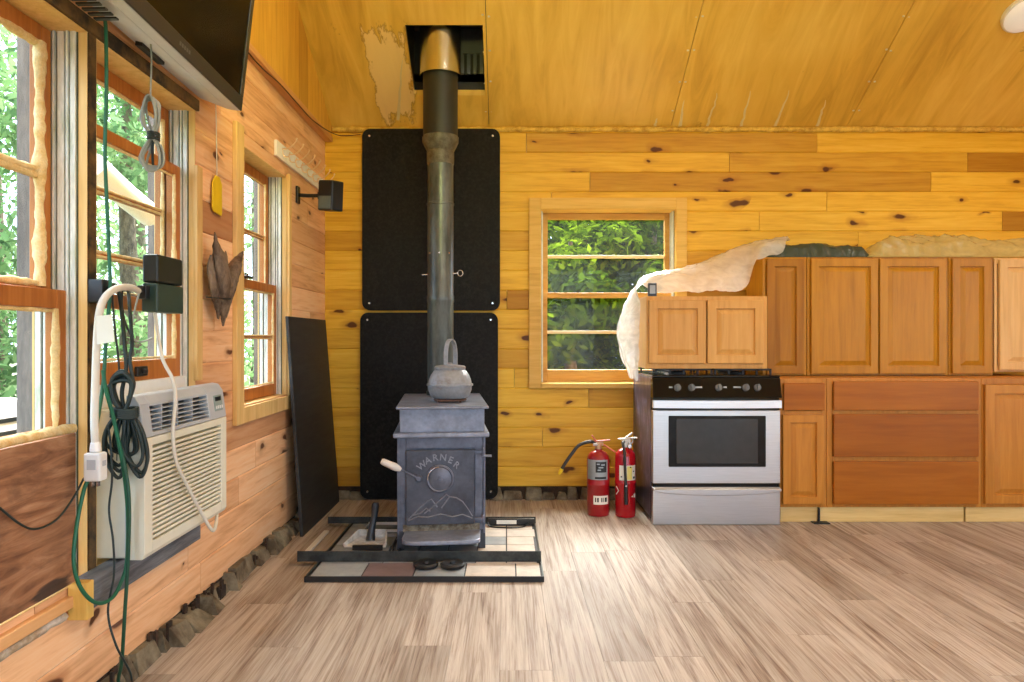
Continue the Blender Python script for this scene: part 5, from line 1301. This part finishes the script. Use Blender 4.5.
# ------------------------------------------------------------------ outside
mb = MB(); mb.box(-40, 40, -30, 45, -.7, -.5); struct(mb, 'ground', 'soil')
def tree(x, y, h, rad, seed, mat, lab, group, n=5200, size=.085, zb=-.5, name='leafy_tree', droop=0):
    rs = random.Random(seed)
    t = thing(name, lab, 'tree', group)
    mb = MB(); mb.tube([(x, y, zb), (x+.05, y, zb+h*.3), (x-.04, y+.03, zb+h*.6), (x, y, zb+h*.92)], [rad*.09, rad*.07, rad*.05, rad*.02], 9); mb.build('trunk', 'bark', t, smooth=60)
    mb = MB(); blobs = []
    for k in range(int(22+h*5)):
        a = rs.uniform(0, 2*PI); zz = rs.uniform(.04, 1); rr = rad*(1-.55*zz)*math.sqrt(rs.uniform(.1, 1))
        blobs.append((Vector((x+rr*math.cos(a), y+rr*math.sin(a), zb+zz*h)), rs.uniform(.28, .5)*rad*.75, rs.random()))
    for k in range(n):
        c, r_, tone = blobs[k % len(blobs)]
        d = Vector((rs.gauss(0,1), rs.gauss(0,1), rs.gauss(0,1))); d.normalize()
        p = c+d*r_*(rs.uniform(.55, 1.05)); p.z -= droop*(p-c).xy.length
        nrm = (d+Vector((rs.uniform(-.8,.8), rs.uniform(-.8,.8), rs.uniform(-.2,1.0)))).normalized()
        u_ = nrm.orthogonal().normalized(); u_.rotate(Matrix.Rotation(rs.uniform(0, 2*PI), 3, nrm)); v_ = nrm.cross(u_)
        s = size*rs.uniform(.6, 1.3); w = s*.42
        q0 = p-u_*s*.5; q2 = p+u_*s*.5
        tn = min(1, max(0, .5*tone+.5*rs.random()))
        mb._add([q0, p+v_*w*.5-u_*s*.08, q2, p-v_*w*.5-u_*s*.08], [(0,1,2,3)], (tn, tn, tn))
    mb.build('foliage', mat, t)
LB = 'leafy green tree in the dense growth outside the back window'
for i, (x, y, h, r_) in enumerate(((-.4,8.4,3.3,1.3), (.7,7.7,2.9,1.15), (1.75,8.3,3.2,1.3), (2.9,8.0,3.0,1.3), (.3,9.8,4.0,1.6), (2.0,10.0,4.0,1.7), (-1.2,10.2,4.2,1.7), (3.6,10.0,4.2,1.7), (1.1,11.6,5.0,2.0), (-.6,12.0,5.2,2.0), (2.9,12.0,5.4,2.1), (4.6,12.2,5.4,2.1))):
    tree(x, y, h, r_, 40+i, 'leaf_back', LB, 'trees outside the back window', 13000, .13)
LL = 'pale green feathery tree outside the left windows'
for i, (x, y, h, r_) in enumerate(((-5.5,5.2,5.5,1.7), (-6.6,7.6,6.5,2.1), (-5.2,9.6,6,1.9), (-7.8,10.6,7.5,2.4), (-4.6,13.0,6.5,2.3), (-7.6,14.4,8,2.6), (-8.6,6.2,7,2.3))):
    tree(x, y, h, r_, 80+i, 'leaf_left', LL, 'trees outside the left windows', 8000, .15, droop=.35)
# porch posts, rolled screen and a white louvred box outside
for (y, w, lab) in ((3.28, .115, 'weathered grey porch post outside the near left window'), (4.46, .125, 'weathered grey porch post outside the middle left window'), (6.3, .12, 'weathered grey porch post outside the far left window')):
    mb = MB(); mb.box(-2.26, -2.15, y-w/2, y+w/2, -.5, 3.5); tag(mb.build('porch_post', 'post', bevel=.006), lab, 'post', 'porch posts')
mb = MB(); mb.box(-2.27, -2.14, 2.4, 7.2, 3.5, 3.65); tag(mb.build('porch_beam', 'post', bevel=.006), 'weathered grey beam on the porch posts outside the left windows', 'beam')
t = thing('rolled_screen', 'white rolled up screen on a brown pole hanging slanted outside the middle left window', 'screen')
a = P(92, 165, 3.55); b = P(150, 215, 4.12); c = P(172, 218, 4.40)
mb = MB(); mb.tube([a, a.lerp(b, .5)+Vector((0,0,-.01)), b], .068, 18); mb.build('roll', 'white_plastic', t, smooth=50)
mb = MB(); mb.tube([a.lerp(b, .9), b, c], .04, 14); mb.build('pole', 'sash', t, smooth=50)
mb = MB(); mb.tube([a+(a-b)*.02, Vector((a.x, a.y-.1, 3.52))], .008, 6); mb.tube([c, Vector((-2.15, 4.44, c.z))], .02, 8); mb.build('hanger', 'black_iron', t)
t = thing('louvred_box', 'white metal box with black louvres standing outside the near left window', 'box')
mb = MB(); mb.box(-3.5, -2.9, 3.2, 4.22, -.5, .75); mb.build('case', 'white_plastic', t, bevel=.02)
mb = MB()
for k in range(9): mb.box(-2.901, -2.89, 3.26, 4.16, .62-k*.075, .645-k*.075)
for k in range(9): mb.box(-3.44, -2.96, 3.188, 3.2, .62-k*.075, .645-k*.075)
mb.build('louvre', 'black_plastic', t)

# ------------------------------------------------------------------ light and camera
w = bpy.data.worlds.new('hazy sky'); bpy.context.scene.world = w; w.use_nodes = True
nt = w.node_tree; bg = nt.nodes['Background']
sky = nt.nodes.new('ShaderNodeTexSky'); sky.sky_type = 'NISHITA'; sky.sun_disc = False; sky.sun_elevation = math.radians(52); sky.sun_rotation = math.radians(10); sky.air_density = 1.0; sky.dust_density = 3.0; sky.ozone_density = 1.0
mx = nt.nodes.new('ShaderNodeMix'); mx.data_type = 'RGBA'; mx.inputs[0].default_value = .75; mx.inputs[7].default_value = (2.4, 3.1, 4.15, 1)
SKY_SCALE = nt.nodes.new('ShaderNodeVectorMath'); SKY_SCALE.operation = 'SCALE'; SKY_SCALE.inputs[3].default_value = .35
nt.links.new(sky.outputs[0], SKY_SCALE.inputs[0]); nt.links.new(SKY_SCALE.outputs[0], mx.inputs[6]); nt.links.new(mx.outputs[2], bg.inputs['Color'])
bg.inputs['Strength'].default_value = 1.5
su = bpy.data.lights.new('hazy_sun', 'SUN'); su.energy = 46; su.angle = math.radians(72); su.color = (1, .97, .92)
so = bpy.data.objects.new('hazy_sun', su); COL.objects.link(so)
d = Vector((.0, -.66, -.75)).normalized(); so.rotation_euler = d.to_track_quat('-Z', 'Y').to_euler()
def portal(loc, rx_, ry_, rz_, sx, sy):
    la = bpy.data.lights.new('sky_portal', 'AREA'); la.shape = 'RECTANGLE'; la.size = sx; la.size_y = sy; la.cycles.is_portal = True
    o = bpy.data.objects.new('sky_portal', la); COL.objects.link(o); o.location = loc; o.rotation_euler = (rx_, ry_, rz_)
portal((XL-.16, 2.1, 1.21), 0, -PI/2, 0, 1.62, 1.4); portal((XL-.16, 3.62, 1.4), 0, -PI/2, 0, 1.23, .68)
portal((.695, YB+.16, 1.395), -PI/2, 0, 0, .92, 1.19)
portal((XR+.16, .5, 1.3), 0, PI/2, 0, 1.9, 4.2); portal((.25, YF-.16, 1.3), PI/2, 0, 0, 2.7, 2.1); portal((2.9, YF-.16, 1.2), PI/2, 0, 0, 2.0, 2.3)

cam = bpy.data.cameras.new('camera'); co = bpy.data.objects.new('camera', cam); COL.objects.link(co)
co.location = (0, 0, CZ); co.rotation_euler = (PI/2, 0, 0)
cam.sensor_fit = 'HORIZONTAL'; cam.sensor_width = 36; cam.lens = 36*F/1024
cam.shift_x = (512-CX)/1024; cam.shift_y = -(341-CY)/1024*1.0
cam.clip_start = .02; cam.clip_end = 200
sc = bpy.context.scene; sc.camera = co
sc.view_settings.view_transform = 'Standard'; sc.view_settings.look = 'None'; sc.view_settings.gamma = 1; sc.view_settings.use_curve_mapping = False
sc.view_settings.exposure = 0.28
sc.cycles.max_bounces = 8; sc.cycles.diffuse_bounces = 5; sc.cycles.glossy_bounces = 4; sc.cycles.transparent_max_bounces = 16; sc.cycles.sample_clamp_indirect = 6
sc.cycles.caustics_reflective = False; sc.cycles.caustics_refractive = False
